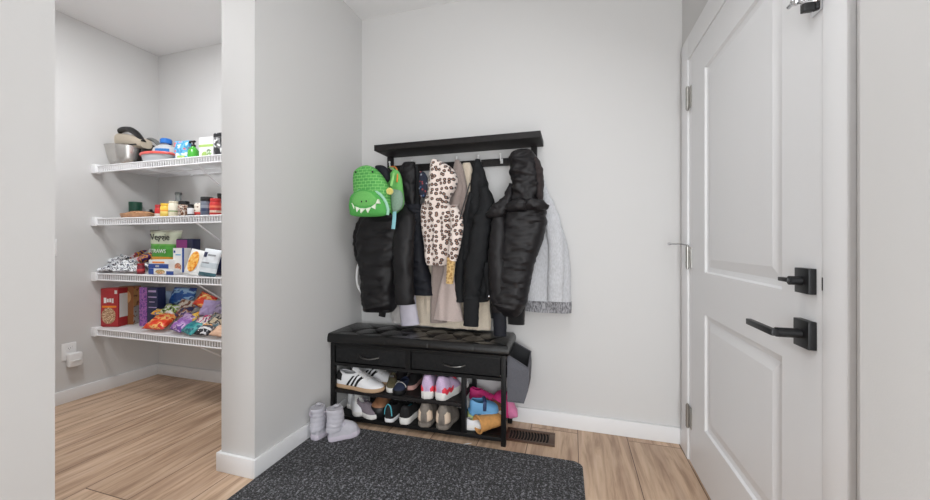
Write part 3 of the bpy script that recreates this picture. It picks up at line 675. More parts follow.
# ================================================================== SHOES
WT = [(0,.30), (.02,.50), (.07,.68), (.2,.74), (.4,.78), (.58,.93), (.72,1.0), (.85,.92), (.93,.72), (.98,.42), (1,.16)]
def shoe(name, label, loc, rz, L, W, Hh, up, so, li, cat='shoe', group=None, laces=None, stripes=None, heel=None, toe=None, sole_h=.028, op=(.07,.50), ht=None, low=False, tongue=None, midband=None, rx=0, ry=0, pad=None, strap=None):
    r = root(name, label, cat, loc, rz, group, rx, ry)
    HT = ht or [(0,.80), (.04,.97), (.1,1.0), (.22,.86), (.36,.80), (.5,.86), (.6,.72), (.72,.55), (.86,.42), (.95,.30), (1,.16)]
    wid = lambda t: interp(WT, t)*W/2
    rim = lambda t: sole_h*.8+interp(HT, t)*Hh
    def ow(t):
        if op is None or t <= op[0] or t >= op[1]: return 0
        return W*.27*max(0, math.sin(PI*(t-op[0])/(op[1]-op[0])))**.5
    def S(t, s, side, off=0):
        w, z1, o = wid(t), rim(t), ow(t); z0 = sole_h*.7; h = z1-z0
        P = [(w*.97, z0), (w*1.13, z0+.48*h), (max(o*1.2, w*.80), z0+(.92 if not o else .82)*h), (o, z1)]
        if not o: P[2] = (w*.72, z1)
        a = [(1-s)**3, 3*s*(1-s)**2, 3*s*s*(1-s), s**3]
        y = sum(k*p[0] for k, p in zip(a, P)); z = sum(k*p[1] for k, p in zip(a, P))
        return Vector(((t-.5)*L, side*(y+off), z+off*s))
    T = [0,.01,.025,.05,.075]+[.1+.02*k for k in range(41)]+[.92,.94,.955,.97,.98,.99,1]
    m = Mesh(); ns = 9
    for side in (1,-1):
        V = [[m.v(S(t, k/ns, side)) for k in range(ns+1)] for t in T]
        for a, b in zip(V, V[1:]):
            for k in range(ns): m.f([a[k], a[k+1], b[k+1], b[k]])
    BV = list(m.bm.verts); N = ns+1; q = len(T)*N
    for e in (0, len(T)-1):
        ring = [BV[e*N+k] for k in range(N)]+[BV[q+e*N+k] for k in range(N-1, -1, -1)]
        bm_c = m.v(sum((v.co for v in ring), Vector())/len(ring))
        for a, b in zip(ring, ring[1:]+ring[:1]): m.f([a, b, bm_c])
    uo = m.build('upper', up, r, weld=.0004, solid=.003, angle=70)
    fp = [((t-.5)*L, wid(t)) for t in T]; outl = [(x-(.004 if i == 0 else 0), y) for i, (x, y) in enumerate(fp)]+[(x, -y) for x, y in fp[::-1]]
    m = Mesh(); m.rings([[(x*k, y*k+.0, z) for x, y in outl] for z, k in ((0,.985), (.003,1.02), (sole_h*.5,1.045), (sole_h*.95,1.035), (sole_h,1.0))])
    m.build('sole', so, r, angle=50)
    if op:
        m = Mesh(); m.rings([[(x*.93, y*.9, z) for x, y in outl] for z in (sole_h+.001, sole_h+.006)]); m.build('insole', li, r)
    if midband:
        m = Mesh()
        for side in (1,-1): m.grid(lambda u, v: S(.005+.45*u, .02+.22*v+.05*math.sin(u*14), side, .0032), 24, 4)
        m.build('heel_band', midband, uo, solid=.002)
    if heel:
        m = Mesh()
        for side in (1,-1): m.grid(lambda u, v: S(.0+.16*u, .30+.65*v*(1-.3*u), side, .0032), 8, 6)
        m.build('heel_tab', heel, uo, solid=.0015)
    if toe:
        m = Mesh()
        for side in (1,-1): m.grid(lambda u, v: S(.80+.20*u, 1*v, side, .0026), 10, 8)
        m.build('toe_cap', toe, uo, weld=.0006)
    if pad:
        for side in (1,-1):
            m = Mesh(); m.grid(lambda u, v: S(.0+.18*u, .12+.40*v, side, .004), 8, 6); m.build('heel_pad', pad, uo, solid=.002)
    if stripes:
        for k in range(3):
            m = Mesh()
            for side in (1,-1):
                m.grid(lambda u, v: S(.27+.095*k+.052*u+.13*v, .06+.66*v, side, .0014), 3, 10)
            m.build('stripe', stripes, uo)
    if laces:
        for k in range(5):
            t = .50+.052*k; m = Mesh(); dz = .003
            m.tube([S(t+.012*(q_ < 0), 1-abs(q_)*.34, 1 if q_ >= 0 else -1)+Vector((0,0,dz)) for q_ in (-1,-.7,-.4,-.15,.15,.4,.7,1)], .0032, 6); m.build('lace', laces, uo)
    if tongue:
        m = Mesh(); m.grid(lambda u, v: Vector(((.53-.17*v-.5)*L, (u-.5)*W*.42, rim(.52)+.030*v-.016*abs(u-.5)*2+.004)), 8, 8); m.build('tongue', tongue, uo, solid=.004)
    if strap:
        m = Mesh(); m.tube([S(strap[1]+.02*math.sin(q_*2), 1-abs(q_)*.85, 1 if q_ >= 0 else -1)+Vector((0,0,.006)) for q_ in [x/8-1 for x in range(17)]], strap[2] if len(strap) > 2 else .008, 8, flat=.45); m.build('strap', strap[0], uo)
    return r
def sl(px, Y, z): return (atx(px, Y), Y, z)
WHL = M('white leather', (236,236,238), .45); WHS = M('white rubber', (232,230,226), .55); GUM = M('gum rubber', (196,164,132), .6)
BLKS = M('black suede', (28,27,28), .85); DKIN = M('dark insole', (34,34,36), .9); LTIN = M('pale insole', (176,176,180), .9)
OLIVE = M('olive canvas', (106,98,72), .85, var=.15, nscale=200); KNAVY = M('navy canvas', (38,46,70), .8)
LIL2 = M('lilac mesh', (206,182,214), .7, var=.15, nscale=250); REDB = M('coral red rubber', (236,66,84), .5); LILP = M('violet trim', (120,96,170), .6)
GRYK = M('grey mauve knit', (128,118,126), .9, var=.15, nscale=250); BRNL = M('brown leather', (148,104,74), .6, var=.15, nscale=40)
CYAN = M('cyan trim', (98,196,212), .5); TPSH = M('taupe suede', (128,120,112), .85, var=.1, nscale=90); BEIG = M('beige rubber pad', (222,200,178), .6)
SKYB = M('sky blue foam', (110,168,214), .6); NVS = M('navy strap', (42,58,96), .6); LIME = M('pale lime mesh', (206,222,150), .7)
TANB = M('tan nubuck', (206,150,88), .75, var=.12, nscale=60); TANIN = M('brown lining', (112,72,44), .9)
HOTP = M('hot pink', (226,52,132), .6, var=.08, nscale=60); LPNK = M('light pink fabric', (236,140,186), .75, var=.06, nscale=60); PNKS = M('pink strap', (224,92,148), .5)
UP, LO = 'shoes on the upper bench shelf', 'shoes on the lower bench shelf'
z1, z2 = SZ1+.001, SZ2+.001
s0 = shoe('sneaker', 'white sneaker with three black side stripes at the front of the upper shoe shelf', sl(363,1.945,z1), -.06, .315, .108, .090, WHL, GUM, LTIN, group=UP, laces=WHS, stripes=BLKS, heel=BLKS, tongue=WHL, sole_h=.024, ht=[(0,.74), (.04,.86), (.1,.88), (.22,.76), (.36,.78), (.5,.92), (.6,.76), (.72,.52), (.86,.34), (.95,.24), (1,.12)])
dup(s0, sl(377,2.06,z1), -.02, 'white sneaker standing behind the striped one on the upper shoe shelf')
shoe('shoe', 'black shoe in the back left corner of the upper shoe shelf', (-1.33, 2.125, z1), 1.5, .09, .085, .11, BLKS, BLKPL, DKIN, group=UP)
shoe('slip_on', 'olive canvas slip-on between the white sneakers and the small navy shoe', sl(394.5,2.00,z1), -1.15, .17, .070, .045, OLIVE, WHS, DKIN, group=UP)
shoe('kids_shoe', 'small navy canvas shoe at the front edge of the upper shoe shelf', sl(403.5,1.965,z1), -1.62, .135, .075, .045, KNAVY, BLKPL, DKIN, group=UP, strap=(WHS,.62,.003))
shoe('shoe', 'black shoe with white sole behind the small navy shoe', sl(403,2.105,z1), -1.55, .13, .075, .062, BLKS, WHS, DKIN, group=UP)
shoe('shoe', 'black shoe with pale pink sole left of the pink and lilac sneakers', sl(415,2.065,z1), -1.65, .17, .082, .058, BLKS, M('pale pink rubber', (206,160,152), .6), DKIN, group=UP)
a = shoe('sneaker', 'left one of the pink and lilac sneakers with red heel bands', sl(431.5,1.99,z1), 1.70, .19, .096, .098, LIL2, WHS, DKIN, group=UP, laces=REDB, midband=REDB, tongue=LIL2, sole_h=.044)
dup(a, sl(449,1.99,z1), 1.30, 'right one of the pink and lilac sneakers with red heel bands, against the divider post')
shoe('sandal', 'pink strappy sandal lying on the black shoes at the back of the upper shelf', sl(411,2.125,z1+.075), 0.1, .15, .065, .035, PNKS, PNKS, DKIN, 'sandal', group=UP, sole_h=.02, strap=(PNKS,.6,.007)).location.z = z1+.075
shoe('kids_shoe', 'white and lilac shoe behind the divider post of the bench', (-.640, 2.11, z1), 1.5, .10, .07, .07, WHL, WHS, DKIN, group=UP, midband=LIL2)
# lower shelf
shoe('sneaker', 'white sneaker at the back left of the lower shoe shelf', (-1.315, 2.06, z2), 1.2, .15, .08, .095, WHL, WHS, DKIN, group=LO, laces=WHS)
shoe('sneaker', 'white running sneaker next to the grey mauve one on the lower shelf', (-1.270, 1.975, z2), -.75, .17, .085, .085, WHL, WHS, DKIN, group=LO, laces=WHS, tongue=WHL)
shoe('sneaker', 'grey mauve knit sneaker on the left of the lower shoe shelf', (-1.185, 1.945, z2), -.25, .17, .085, .068, GRYK, WHS, DKIN, group=LO)
shoe('boot', 'brown leather shoe with black sole in the lower shoe shelf', sl(385,2.00,z2), -1.50, .18, .098, .075, BRNL, BLKPL, DKIN, group=LO, sole_h=.065, toe=BRNL)
shoe('sneaker', 'black sneaker with pale insole and cyan rim on the lower shelf', sl(398,1.985,z2), 1.50, .19, .082, .080, BLKS, WHL, LTIN, group=LO, sole_h=.022, op=(.04,.62), strap=(CYAN,.05,.005))
shoe('sneaker', 'black sneaker with cyan patch and white sole on the lower shelf', sl(412,1.985,z2), 1.54, .19, .090, .072, BLKS, WHS, CYAN, group=LO, sole_h=.038, op=(.10,.60))
a = shoe('shoe', 'taupe suede shoe with beige pads beside the cyan patched sneaker', sl(430.5,1.99,z2), 1.60, .20, .106, .112, TPSH, TPSH, DKIN, group=LO, pad=BEIG, sole_h=.024, laces=TPSH)
dup(a, sl(448.5,1.99,z2), 1.52, 'taupe suede shoe with beige pads beside the divider post')
# right compartment
RC = 'shoes in the right hand compartment'
shoe('sneaker', 'white soled low shoe lying under the blue sandal', (-.515, 1.96, z2), .25, .12, .07, .035, WHL, WHS, DKIN, group=RC)
shoe('sneaker', 'pale lime mesh kids shoe against the divider post', (-.540, 2.04, z2), 1.4, .14, .070, .10, LIME, WHS, DKIN, group=RC)
shoe('sandal', 'sky blue kids sandal with navy straps on top of the pile', (-.482, 2.00, z2+.078), .40, .165, .085, .07, SKYB, SKYB, DKIN, 'sandal', group=RC, op=(.05,.62), strap=(NVS,.50,.010), sole_h=.022, rx=.25)
shoe('ballet_flat', 'hot pink kids shoe at the back of the right compartment', (-.515, 2.11, z2+.10), .05, .15, .07, .055, HOTP, HOTP, DKIN, group=RC, sole_h=.015)
r = root('ankle_boot', 'tan nubuck ankle boot lying on its side with its opening to the left', 'boot', (-.430, 1.965, z2+.047), PI+.70, RC)
g = Mesh(); P_ = []
for i in range(25):
    t = i/24; x = .085-.165*t; ry_ = interp([(0,.048), (.15,.046), (.4,.04), (.7,.042), (.88,.034), (1,.012)], t); rz_ = interp([(0,.042), (.2,.041), (.5,.036), (.8,.032), (1,.010)], t)
    P_.append([(-x*-1, ry_*math.cos(2*PI*k/24), rz_*math.sin(2*PI*k/24)+.002*nz((x*40, k, 0))) for k in range(24)])
V = g.rings(P_, cap=False); g.f(V[-1]); g.build('upper', TANB, r, solid=.005)
g = Mesh(); g.tube([(.086, .049*math.cos(2*PI*k/24), .043*math.sin(2*PI*k/24)) for k in range(25)], .006, 8); g.build('padded_collar', TANB, r)
g = Mesh(); g.lathe([(0,0), (.036,0), (.04,.02), (0,.02)], (.03,0,0), 20, 'X'); g.build('lining', TANIN, r)
g = Mesh(); g.rings([[(x, y_, z_) for x, y_ in ((.05,-.012), (-.07,-.02), (-.085,-.03), (-.07,-.045), (.05,-.04))] for z_ in (.012, .034)]); g.build('sole', WHS, r)
r = r_tote = root('tote_bag', 'hot pink and light pink kids bag standing behind the right bench leg', 'bag', (-.392, 2.105, z2))
o = [(-.085,.0), (-.09,.06), (-.07,.10), (-.04,.145), (-.005,.165), (.03,.15), (.04,.08), (.04,.01), (-.02,-.002)]
g = outline_puff(o, .03, .075); g.build('body', HOTP, r)
o = [(.012,.0), (.008,.06), (.02,.14), (.035,.15), (.055,.10), (.085,.04), (.088,.01), (.05,-.004)]
g = outline_puff(o, .045, .06); lab(g.build('side_gusset', LPNK, r), 'light pink side')
r = shoe('sandal', 'small brown sandal between the blue sandal and the pink bag', (-.43, 2.06, z2+.085), -.5, .12, .06, .03, BRNL, BRNL, DKIN, 'sandal', group=RC, sole_h=.014)
# scrap on the floor before the bench
c_ = Vector((-.545, 1.868, .0)); g = Mesh(); g.rings([[(c_.x+x, c_.y+y, z) for x, y in ((-.02,-.012), (.0,-.006), (.022,.012), (.0,.004))] for z in (.0005, .003)])
tag(g.build('paper_scrap', PLASTW, org=c_), 'small white paper scrap on the floor in front of the bench', 'paper')

# the bench and all that stands in it is turned a little, its left end nearer the door mat
BT = .034; piv = Vector((BX1, BY0, 0))
for o in [o for o in C.objects if o.get('group') in (UP, LO, RC)]+[bench, r_tote]:
    o.location = piv+Matrix.Rotation(BT, 3, 'Z') @ (o.location-piv); o.rotation_euler.z += BT
    o.location.x += .002
# snow boots by the left wall
SNOW = M('pale lilac padded nylon', (194,192,200), .55, var=.06, nscale=30); SNOWS = M('pale lilac rubber', (206,198,210), .5); SNFUR = M('grey fleece lining', (196,194,200), .95, bump=.6, nscale=150)
def snow_boot(loc, rz, label):
    r = root('snow_boot', label, 'boot', loc, rz, 'kids snow boots on the mat')
    L, W = .165, .072; r.scale = (1.0,1.0,1.0)
    m = Mesh(); out = []
    def w(t): return interp([(0,.42), (.06,.72), (.25,.82), (.5,.86), (.72,1.0), (.88,.86), (.96,.58), (1,.2)], t)*W/2
    T = [k/30 for k in range(31)]
    ol = [((t-.36)*L, w(t)) for t in T]+[((t-.36)*L, -w(t)) for t in T[::-1]]
    m.rings([[(x*k+.002, y*k, z) for x, y in ol] for z, k in ((0,.98), (.004,1.03), (.014,1.05), (.026,1.03), (.030,1.0))]); m.build('sole', SNOWS, r)
    R = []
    for i in range(21):        # foot: loft of arches
        t = .02+.97*i/20; hh = interp([(0,.05), (.45,.075), (.62,.066), (.8,.052), (.92,.036), (1,.012)], t); ww = w(t)*1.02
        R.append([((t-.36)*L, ww*math.cos(a), .024+hh*max(0, math.sin(a))**.75) for a in [PI*k/16 for k in range(17)]])
    m = Mesh(); m.rings(R, cap=True); m.build('foot', SNOW, r)
    R = []
    for i in range(44):        # padded shaft
        t = i/43; z = .05+.115*t; q = .0025*abs(math.sin(PI*t*5.0))**.6; cx_ = -.026+.006*math.sin(t*3)
        R.append([(cx_+(.044+q+.002*nz((k*.7, z*50, loc[0]*9)))*math.cos(2*PI*k/28), (.036+q+.0015*nz((k*.9, z*60, 3)))*math.sin(2*PI*k/28), z-.006*math.cos(2*PI*k/28)*t) for k in range(28)])
    R += [[(cx_+rr*math.cos(2*PI*k/28), rr*.84*math.sin(2*PI*k/28), zz) for k in range(28)] for rr, zz in ((.043,.171), (.036,.170))]
    m = Mesh(); m.rings(R); sh = m.build('shaft', SNOW, r)
    m = Mesh(); m.lathe([(0,.150), (.02,.172), (.034,.168), (.036,.160), (0,.150)], (-.02,0,0), 22, sy=.84); m.lathe([(.0,.17), (.018,.184), (.010,.189), (0,.19)], (-.014,0,0), 16); m.build('fleece_lining', SNFUR, r)
    m = Mesh(); m.tube([(-.07,0,.13), (-.082,0,.15), (-.079,0,.165), (-.066,0,.16)], .004, 6, flat=.4); m.build('pull_loop', SNOWS, sh)
    m = Mesh(); m.tube([(.01,.030,.078), (.022,.018,.086), (.026,0,.088), (.022,-.018,.086), (.01,-.030,.078)], .009, 8, flat=.4); m.build('velcro_strap', LILAC, r)
    return r
snow_boot((-1.347, 1.700, .0105), 1.45, 'lilac grey snow boot nearest the left wall')
b2 = snow_boot((-1.232, 1.705, .0105), .78, 'lilac grey snow boot with its toe toward the bench')
pp = smoothrows([(-1.155,1.80,.12), (-1.165,1.83,.19), (-1.19,1.87,.215), (-1.22,1.93,.17)], 20)

# ================================================================== PANTRY SHELVES
ZS = [1.641, 1.262, .868, .471]; SY0, SY1 = 1.722, PY; SX1 = XP-.004
names = ['top wire pantry shelf holding the mixer', 'second wire pantry shelf holding jars', 'third wire pantry shelf holding snack bags and pouches', 'lowest wire pantry shelf holding cereal boxes']
def wire_shelf():
    r = root('wire_shelf', 'white '+names[0], 'shelf', (PX, PY, ZS[0]), 0, 'white wire pantry shelves')
    x0, x1, yf, yb = .004, SX1-PX, SY0-PY, -.004
    m = Mesh(); n = int((x1-x0)/.0225)
    for k in range(n+1):
        x = x0+(x1-x0)*k/n; m.tube([(x,yb,0), (x,yf+.006,0), (x,yf,-.006), (x,yf,-.044)], .0034, 5)
    m.build('deck_wires', WIRE, r)
    m = Mesh()
    for y, z, rr in ((yf,-.001,.0052), (yf,-.044,.0052), (yf+.14,-.005,.003), (yf+.28,-.005,.003), (yb-.006,-.004,.004)): m.tube([(x0,y,z), (x1,y,z)], rr, 8)
    m.build('rails', WIRE, r)
    m = Mesh(); m.box((0,yf-.016,-.052), (.045,yf+.03,.012), .004); m.build('end_bracket', WIRE, r)
    for X in (-2.32, -1.75):
        m = Mesh(); x = X-PX; m.tube([(x,yf,-.046), (x,yf+.02,-.055), (x,-.01,-.335), (x,-.006,-.36)], .007, 8, flat=.6); m.build('diagonal_brace', WIRE, r)
    for X in (-2.93, -2.45, -1.95):
        m = Mesh(); x = X-PX; m.box((x-.008,-.014,-.012), (x+.008,0,.012), .002); m.build('wall_clip', WIRE, r)
    return r
sh = wire_shelf()
for k in (1,2,3): dup(sh, (PX, PY, ZS[k]), 0, 'white '+names[k])

# ------------------------------------------------------------------ pantry goods
def zt(k): return ZS[k]+.0055
def ps(px, Y, k): p = at(px, HZ, Y); return Vector((p.x, Y, zt(k)))
def sc(px, Y):                                                    # metres per photo pixel there
    x = atx(px, Y); return (-x*SN+Y*CS)/F
def jar(name, label, cat, loc, h, r_, body, lid, lh=.02, lidr=None, labelm=None, lb=(.2,.7), neck=None, group=None, sx=1):
    o = root(name, label, cat, loc, 0, group); m = Mesh(); hb = h-lh
    if neck: pr = [(0,0), (r_*.94,0), (r_,.004), (r_,hb*neck[1]), (r_*.8,hb*(neck[1]+.08)), (neck[0],hb*(neck[1]+.25)), (neck[0],hb), (0,hb)]
    else: pr = [(0,0), (r_*.92,0), (r_,.004), (r_,hb*.86), (r_*.9,hb*.94), (r_*.84,hb), (0,hb)]
    m.lathe(pr, (0,0,0), 24, sx=sx); m.build('body', body, o)
    m = Mesh(); lr = lidr or (neck[0]*1.15 if neck else r_*.92); m.lathe([(0,hb), (lr*.98,hb), (lr,hb+.003), (lr,h-.003), (lr*.95,h), (0,h)], (0,0,0), 24); m.build('lid', lid, o)
    if labelm:
        m = Mesh(); e = r_+.0008; m.lathe([(r_,hb*lb[0]), (e,hb*lb[0]), (e,hb*lb[1]), (r_,hb*lb[1])], (0,0,0), 24, sx=sx); m.build('label', labelm, o)
    return o
def carton(name, label, cat, loc, w, h, d, rz, mat, front=None, side=None, extra=(), group=None, ry=0, rx=0):
    """box on its base at loc (front face centre bottom); front faces -Y; extra = (name, material, u0, v0, u1, v1) prints on the front"""
    o = root(name, label, cat, loc, rz, group, rx, ry)
    m = Mesh(); m.box((-w/2,0,0), (w/2,d,h), .0012); m.build('carton', mat, o)
    if front:
        m = Mesh(); m.box((-w/2+.002,-.0008,.002), (w/2-.002,.001,h-.002)); m.build('front_print', front, o)
    if side:
        m = Mesh(); m.box((w/2-.001,.002,.002), (w/2+.0008,d-.002,h-.002)); m.build('side_print', side, o)
    for nm, mt_, u0, v0, u1, v1 in extra:
        m = Mesh()
        if nm == 'side_panel': m.box((w/2-.001,d*u0,h*v0), (w/2+.0016,d*u1,h*v1))
        elif nm == 'picture':
            cx_, cz_, rx_, rz_ = w*((u0+u1)/2-.5), h*(v0+v1)/2, w*(u1-u0)/2, h*(v1-v0)/2
            m.rings([[(cx_+rx_*math.cos(2*PI*k/24), y, cz_+rz_*math.sin(2*PI*k/24)) for k in range(24)] for y in (-.0018, .0005)])
        else: m.box((w*(u0-.5),-.0018,h*v0), (w*(u1-.5),.0005,h*v1))
        m.build(nm, mt_, o)
    return o
def bag(name, label, cat, loc, w, h, d, rot, mat, seed=0, seal=None, group=None, parts=(), wr=.006, taper=0.0):
    """pillow pack lying or standing: local x = width, z = height, y = thickness; rot is the euler turn; loc = centre bottom"""
    o = root(name, label, cat, loc, rot[2], group, rot[0], rot[1]); m = Mesh(); nu, nv = 22, 26
    def pos(u, v, s):
        a, b = 2*u-1, 2*v-1; e = max(0, 1-abs(a)**3.2)*max(0, 1-abs(b)**4)
        hw_ = w/2*(1+taper*(v-.5))*(1-.06*math.cos(b*PI/2))
        x = a*hw_; z = h*v; y = s*(d/2)*e**.6
        q = wr*e**.3*(nz((x*34+seed*5, s*3+seed, z*34))+.5*nz((x*80+seed, s, z*80)))
        return Vector((x+.5*wr*nz((seed, z*40, 1)), y+q+.35*wr*nz((x*20, seed, z*20)), z+.4*wr*nz((x*30, 2, seed))))
    for s in (-1, 1): m.grid(lambda u, v: pos(u, v, s), nu, nv)
    m.build('packet', mat, o, weld=.0008, angle=80)
    if seal:
        for v0, v1 in ((0,.055), (.945,1)):
            g = Mesh(); g.grid(lambda u, v: Vector(((2*u-1)*w/2*(1+taper*((v0 if v0 == 0 else 1)-.5)), .0025*math.sin(u*60)+.35*wr*nz(((2*u-1)*w*10, seed, h*v0*20)), h*(v0+(v1-v0)*v)+(.002 if v0 else -.002))), 40, 2); g.build('seal', seal, o, solid=.002)
    for nm, mt_, u0, v0, u1, v1 in parts:
        g = Mesh()
        if nm == 'picture': g.grid(lambda u, v: pos(.5*(u0+u1)+.5*(u1-u0)*v*math.cos(2*PI*u), .5*(v0+v1)+.5*(v1-v0)*v*math.sin(2*PI*u), -1)+Vector((0,-.0025,0)), 24, 6)
        else: g.grid(lambda u, v: pos(u0+(u1-u0)*u, v0+(v1-v0)*v, -1)+Vector((0,-.002,0)), 12, 8)
        g.build(nm, mt_, o, weld=.0001)
    return o
ink = {n: M(n+' print', c, .4) for n, c in dict(white=(236,236,234), red=(180,50,54), dkred=(150,34,44), brown=(150,96,56), tan=(206,156,104), purple=(92,56,140), magenta=(160,56,140), blue=(34,72,150), sky=(96,168,214), green=(78,158,66), dkgreen=(24,66,52), lime=(170,202,110), orange=(240,140,40), yellow=(246,198,66), teal=(30,132,140), black=(30,30,34), grey=(150,152,156), lilac=(190,170,214), peach=(232,190,160), pink=(230,90,150), navy=(38,44,80), cream=(236,226,200)).items()}
glass = M('clear glass', (196,202,202), .12, trans=.6); clear = M('frosted clear plastic', (222,226,230), .3, trans=.35)
G1, G2, G3, G4 = 'things on the top pantry shelf', 'jars and dishes on the second pantry shelf', 'snacks on the third pantry shelf', 'groceries on the lowest pantry shelf'

# --- top shelf
Y = 1.90; k_ = sc(128, Y); b = ps(128, Y, 0)
r = root('stand_mixer', 'steel stand mixer with large bowl and black handle on the top pantry shelf', 'mixer', b, 0, G1)
m = Mesh(); m.lathe([(0,.012), (.075,.012), (.098,.03), (.114,.075), (.124,.13), (.130,.166), (.134,.168), (.128,.168), (.121,.13), (.111,.075), (.09,.03), (0,.018)], (0,0,0), 40); m.build('bowl', STEEL, r)
m = Mesh(); m.lathe([(0,0), (.09,0), (.088,.012), (.06,.02), (0,.02)], (0,0,0), 28, sx=1.0); m.box((.0,-.02,0), (.20,.07,.018), .006); m.build('base', BLKPL, r)
m = Mesh(); R = []
for i in range(15):
    t = i/14; x = -.11+.31*t; zc = .226-.012*t-.03*t*t; hz_ = interp([(0,.040), (.06,.056), (.5,.054), (1,.034)], t); wy = interp([(0,.040), (.1,.056), (.8,.058), (1,.04)], t)
    R.append([(x, wy*math.copysign(abs(math.cos(a))**.7, math.cos(a)), zc+hz_*math.copysign(abs(math.sin(a))**.7, math.sin(a))) for a in [2*PI*j/20 for j in range(20)]])
m.rings(R); hd_ = m.build('motor_head', BEIGEMET, r)
m = Mesh(); m.box((-.105,-.055,.168), (.17,.055,.176), .003); m.build('head_trim', BLKPL, r)
m = Mesh(); m.tube(smoothrows([(-.085,-.02,.262), (-.06,-.02,.295), (-.01,-.02,.306), (.06,-.02,.296), (.13,-.02,.258), (.195,-.02,.19)], 24), [.016]*4+[.018]*10+[.02]*11, 12, flat=1.1); m.build('handle', BLKPL, hd_)
m = Mesh(); m.box((.135,-.0,.015), (.195,.065,.19), .012); m.build('column', BLKPL, r)
m = Mesh(); m.lathe([(0,-.05), (.006,-.05), (.006,.0), (0,.0)], (-.04,0,.15), 10); m.build('beater_shaft', CHROME, r)
b = ps(163, 2.03, 0)
r = root('waffle_iron', 'black appliance with curved grey handle behind the mixer', 'appliance', b+Vector((-.01,.02,0)), 0, G1)
m = Mesh(); m.box((-.10,-.07,0), (.06,.07,.175), .02); m.build('body', BLKPL, r)
m = Mesh(); m.tube(smoothrows([(-.065,-.075,.17), (-.05,-.085,.235), (.0,-.085,.235), (.05,-.085,.205), (.10,-.08,.15)], 20), .013, 10, flat=1.3); m.build('handle', GREYPL, r)
b = ps(158, 1.80, 0)
r = root('food_container', 'clear plastic bowl with coral red lid at the front of the top pantry shelf', 'container', b, 0, G1)
m = Mesh(); m.lathe([(0,.002), (.105,.002), (.116,.02), (.126,.05), (.118,.05), (.11,.02), (0,.008)], (0,0,0), 32, sy=.55); m.build('bowl', clear, r)
m = Mesh(); m.lathe([(0,.05), (.136,.05), (.140,.058), (.136,.066), (.10,.068), (0,.070)], (0,0,0), 32, sy=.55); m.build('lid', M('coral red lid', (226,96,88), .4), r)
b = ps(165, 1.905, 0)
r = root('water_jug', 'clear jug with blue cap and blue label behind the red lidded bowl', 'jug', b, 0, G1)
m = Mesh(); m.lathe([(0,0), (.09,0), (.094,.01), (.094,.10), (.082,.135), (.045,.158), (.028,.165), (.028,.172), (0,.172)], (0,0,0), 28, sx=1.05, sy=.7); m.build('body', clear, r)
m = Mesh(); m.lathe([(0,.17), (.036,.17), (.036,.198), (.03,.205), (0,.205)], (.012,0,0), 20); m.build('cap', M('bright blue plastic', (30,110,196), .4), r)
m = Mesh(); m.grid(lambda u, v: (.1*math.cos(-PI*.50+u*1.1), .0672*math.sin(-PI*.50+u*1.1), .08+.04*v), 12, 2); m.build('label', M('blue label', (40,120,190), .4), r)
bag('snack_pouch', 'sky blue and white stand-up pouch on the top pantry shelf', 'pouch', ps(181.5,1.85,0), .125, .16, .055, (-.08,0,.12), MB_blot('sky blue pouch print', [(238,242,244), (110,186,224), (70,150,206), (110,186,224), (224,110,120)], 16), 3, ink['sky'], G1, taper=.25)
bag('sponge_pack', 'small lime and white packet lying at the shelf front by the blue pouch', 'packet', ps(181,1.77,0), .055, .03, .02, (0,0,.2), ink['lime'], 4, None, G1)
r = jar('soap_bottle', 'green soap bottle with black pump on the top pantry shelf', 'bottle', ps(193.5,1.86,0), .125, .033, M('green liquid soap', (76,172,62), .25), BLKPL, .012, .014, neck=(.012,.72), group=G1)
m = Mesh(); m.tube([(0,0,.123), (0,0,.142)], .006, 8); m.tube([(.012,0,.147), (-.03,0,.149), (-.036,0,.142)], .0095, 8, flat=.8); m.build('pump', BLKPL, r)
carton('tea_box', 'white carton with green band on the top pantry shelf', 'box', ps(206,1.85,0), .118, .165, .07, .06, ink['white'], None, None, (('green_band', ink['lime'], .0,.60,1,.70), ('picture', ink['lime'], .2,.12,.62,.4), ('picture', MB_blot('tea box print', [(236,236,232), (150,190,120), (120,120,120)], 50), .5,.2,.9,.5)), G1)
carton('coffee_box', 'black and white patterned carton at the right end of the top pantry shelf', 'box', ps(218.5,1.86,0), .085, .19, .07, .0, MB_blot('black white carton print', [(30,30,32), (110,110,112), (226,226,226)], 22, .5), None, None, (('dark_band', ink['black'], 0,.86,1,.97), ('picture', ink['black'], .15,.12,.7,.45)), G1)

# --- second shelf
b = ps(140, 1.85, 1)
r = root('wooden_tray', 'long tan wooden tray lying at the left of the second pantry shelf', 'tray', b, 0, G2)
m = Mesh(); m.lathe([(0,.0), (.122,.0), (.132,.012), (.138,.034), (.13,.034), (.12,.012), (0,.008)], (0,0,0), 36, sy=.7); m.build('dish', M('tan wood', (198,150,112), .6, var=.2, nscale=40), r)
m = Mesh(); m.lathe([(.0,.012), (.112,.014), (.118,.036), (.06,.052), (0,.056)], (0,0,0), 30, sy=.68); m.build('contents', MB_blot('baked goods', [(150,96,62), (206,160,120), (176,124,84)], 30, .8, coat=0), r)
b = ps(135, 1.97, 1)
r = root('mug', 'dark green mug with pale handle side behind the wooden tray', 'mug', b, 0, G2)
m = Mesh(); m.lathe([(0,0), (.036,0), (.039,.01), (.041,.142), (.036,.142), (.035,.02), (0,.015)], (.006,0,0), 28); m.build('cup', M('dark green ceramic', (26,78,60), .35), r)
m = Mesh(); m.tube([(-.03,0,.125), (-.05,0,.12), (-.056,0,.095), (-.05,0,.07), (-.03,0,.065)], .007, 8); m.build('handle', PLASTW, r)
b = ps(151, 1.93, 1)
r = root('saucepan_lid', 'black domed lid between the wooden tray and the red jar', 'lid', b, 0, G2)
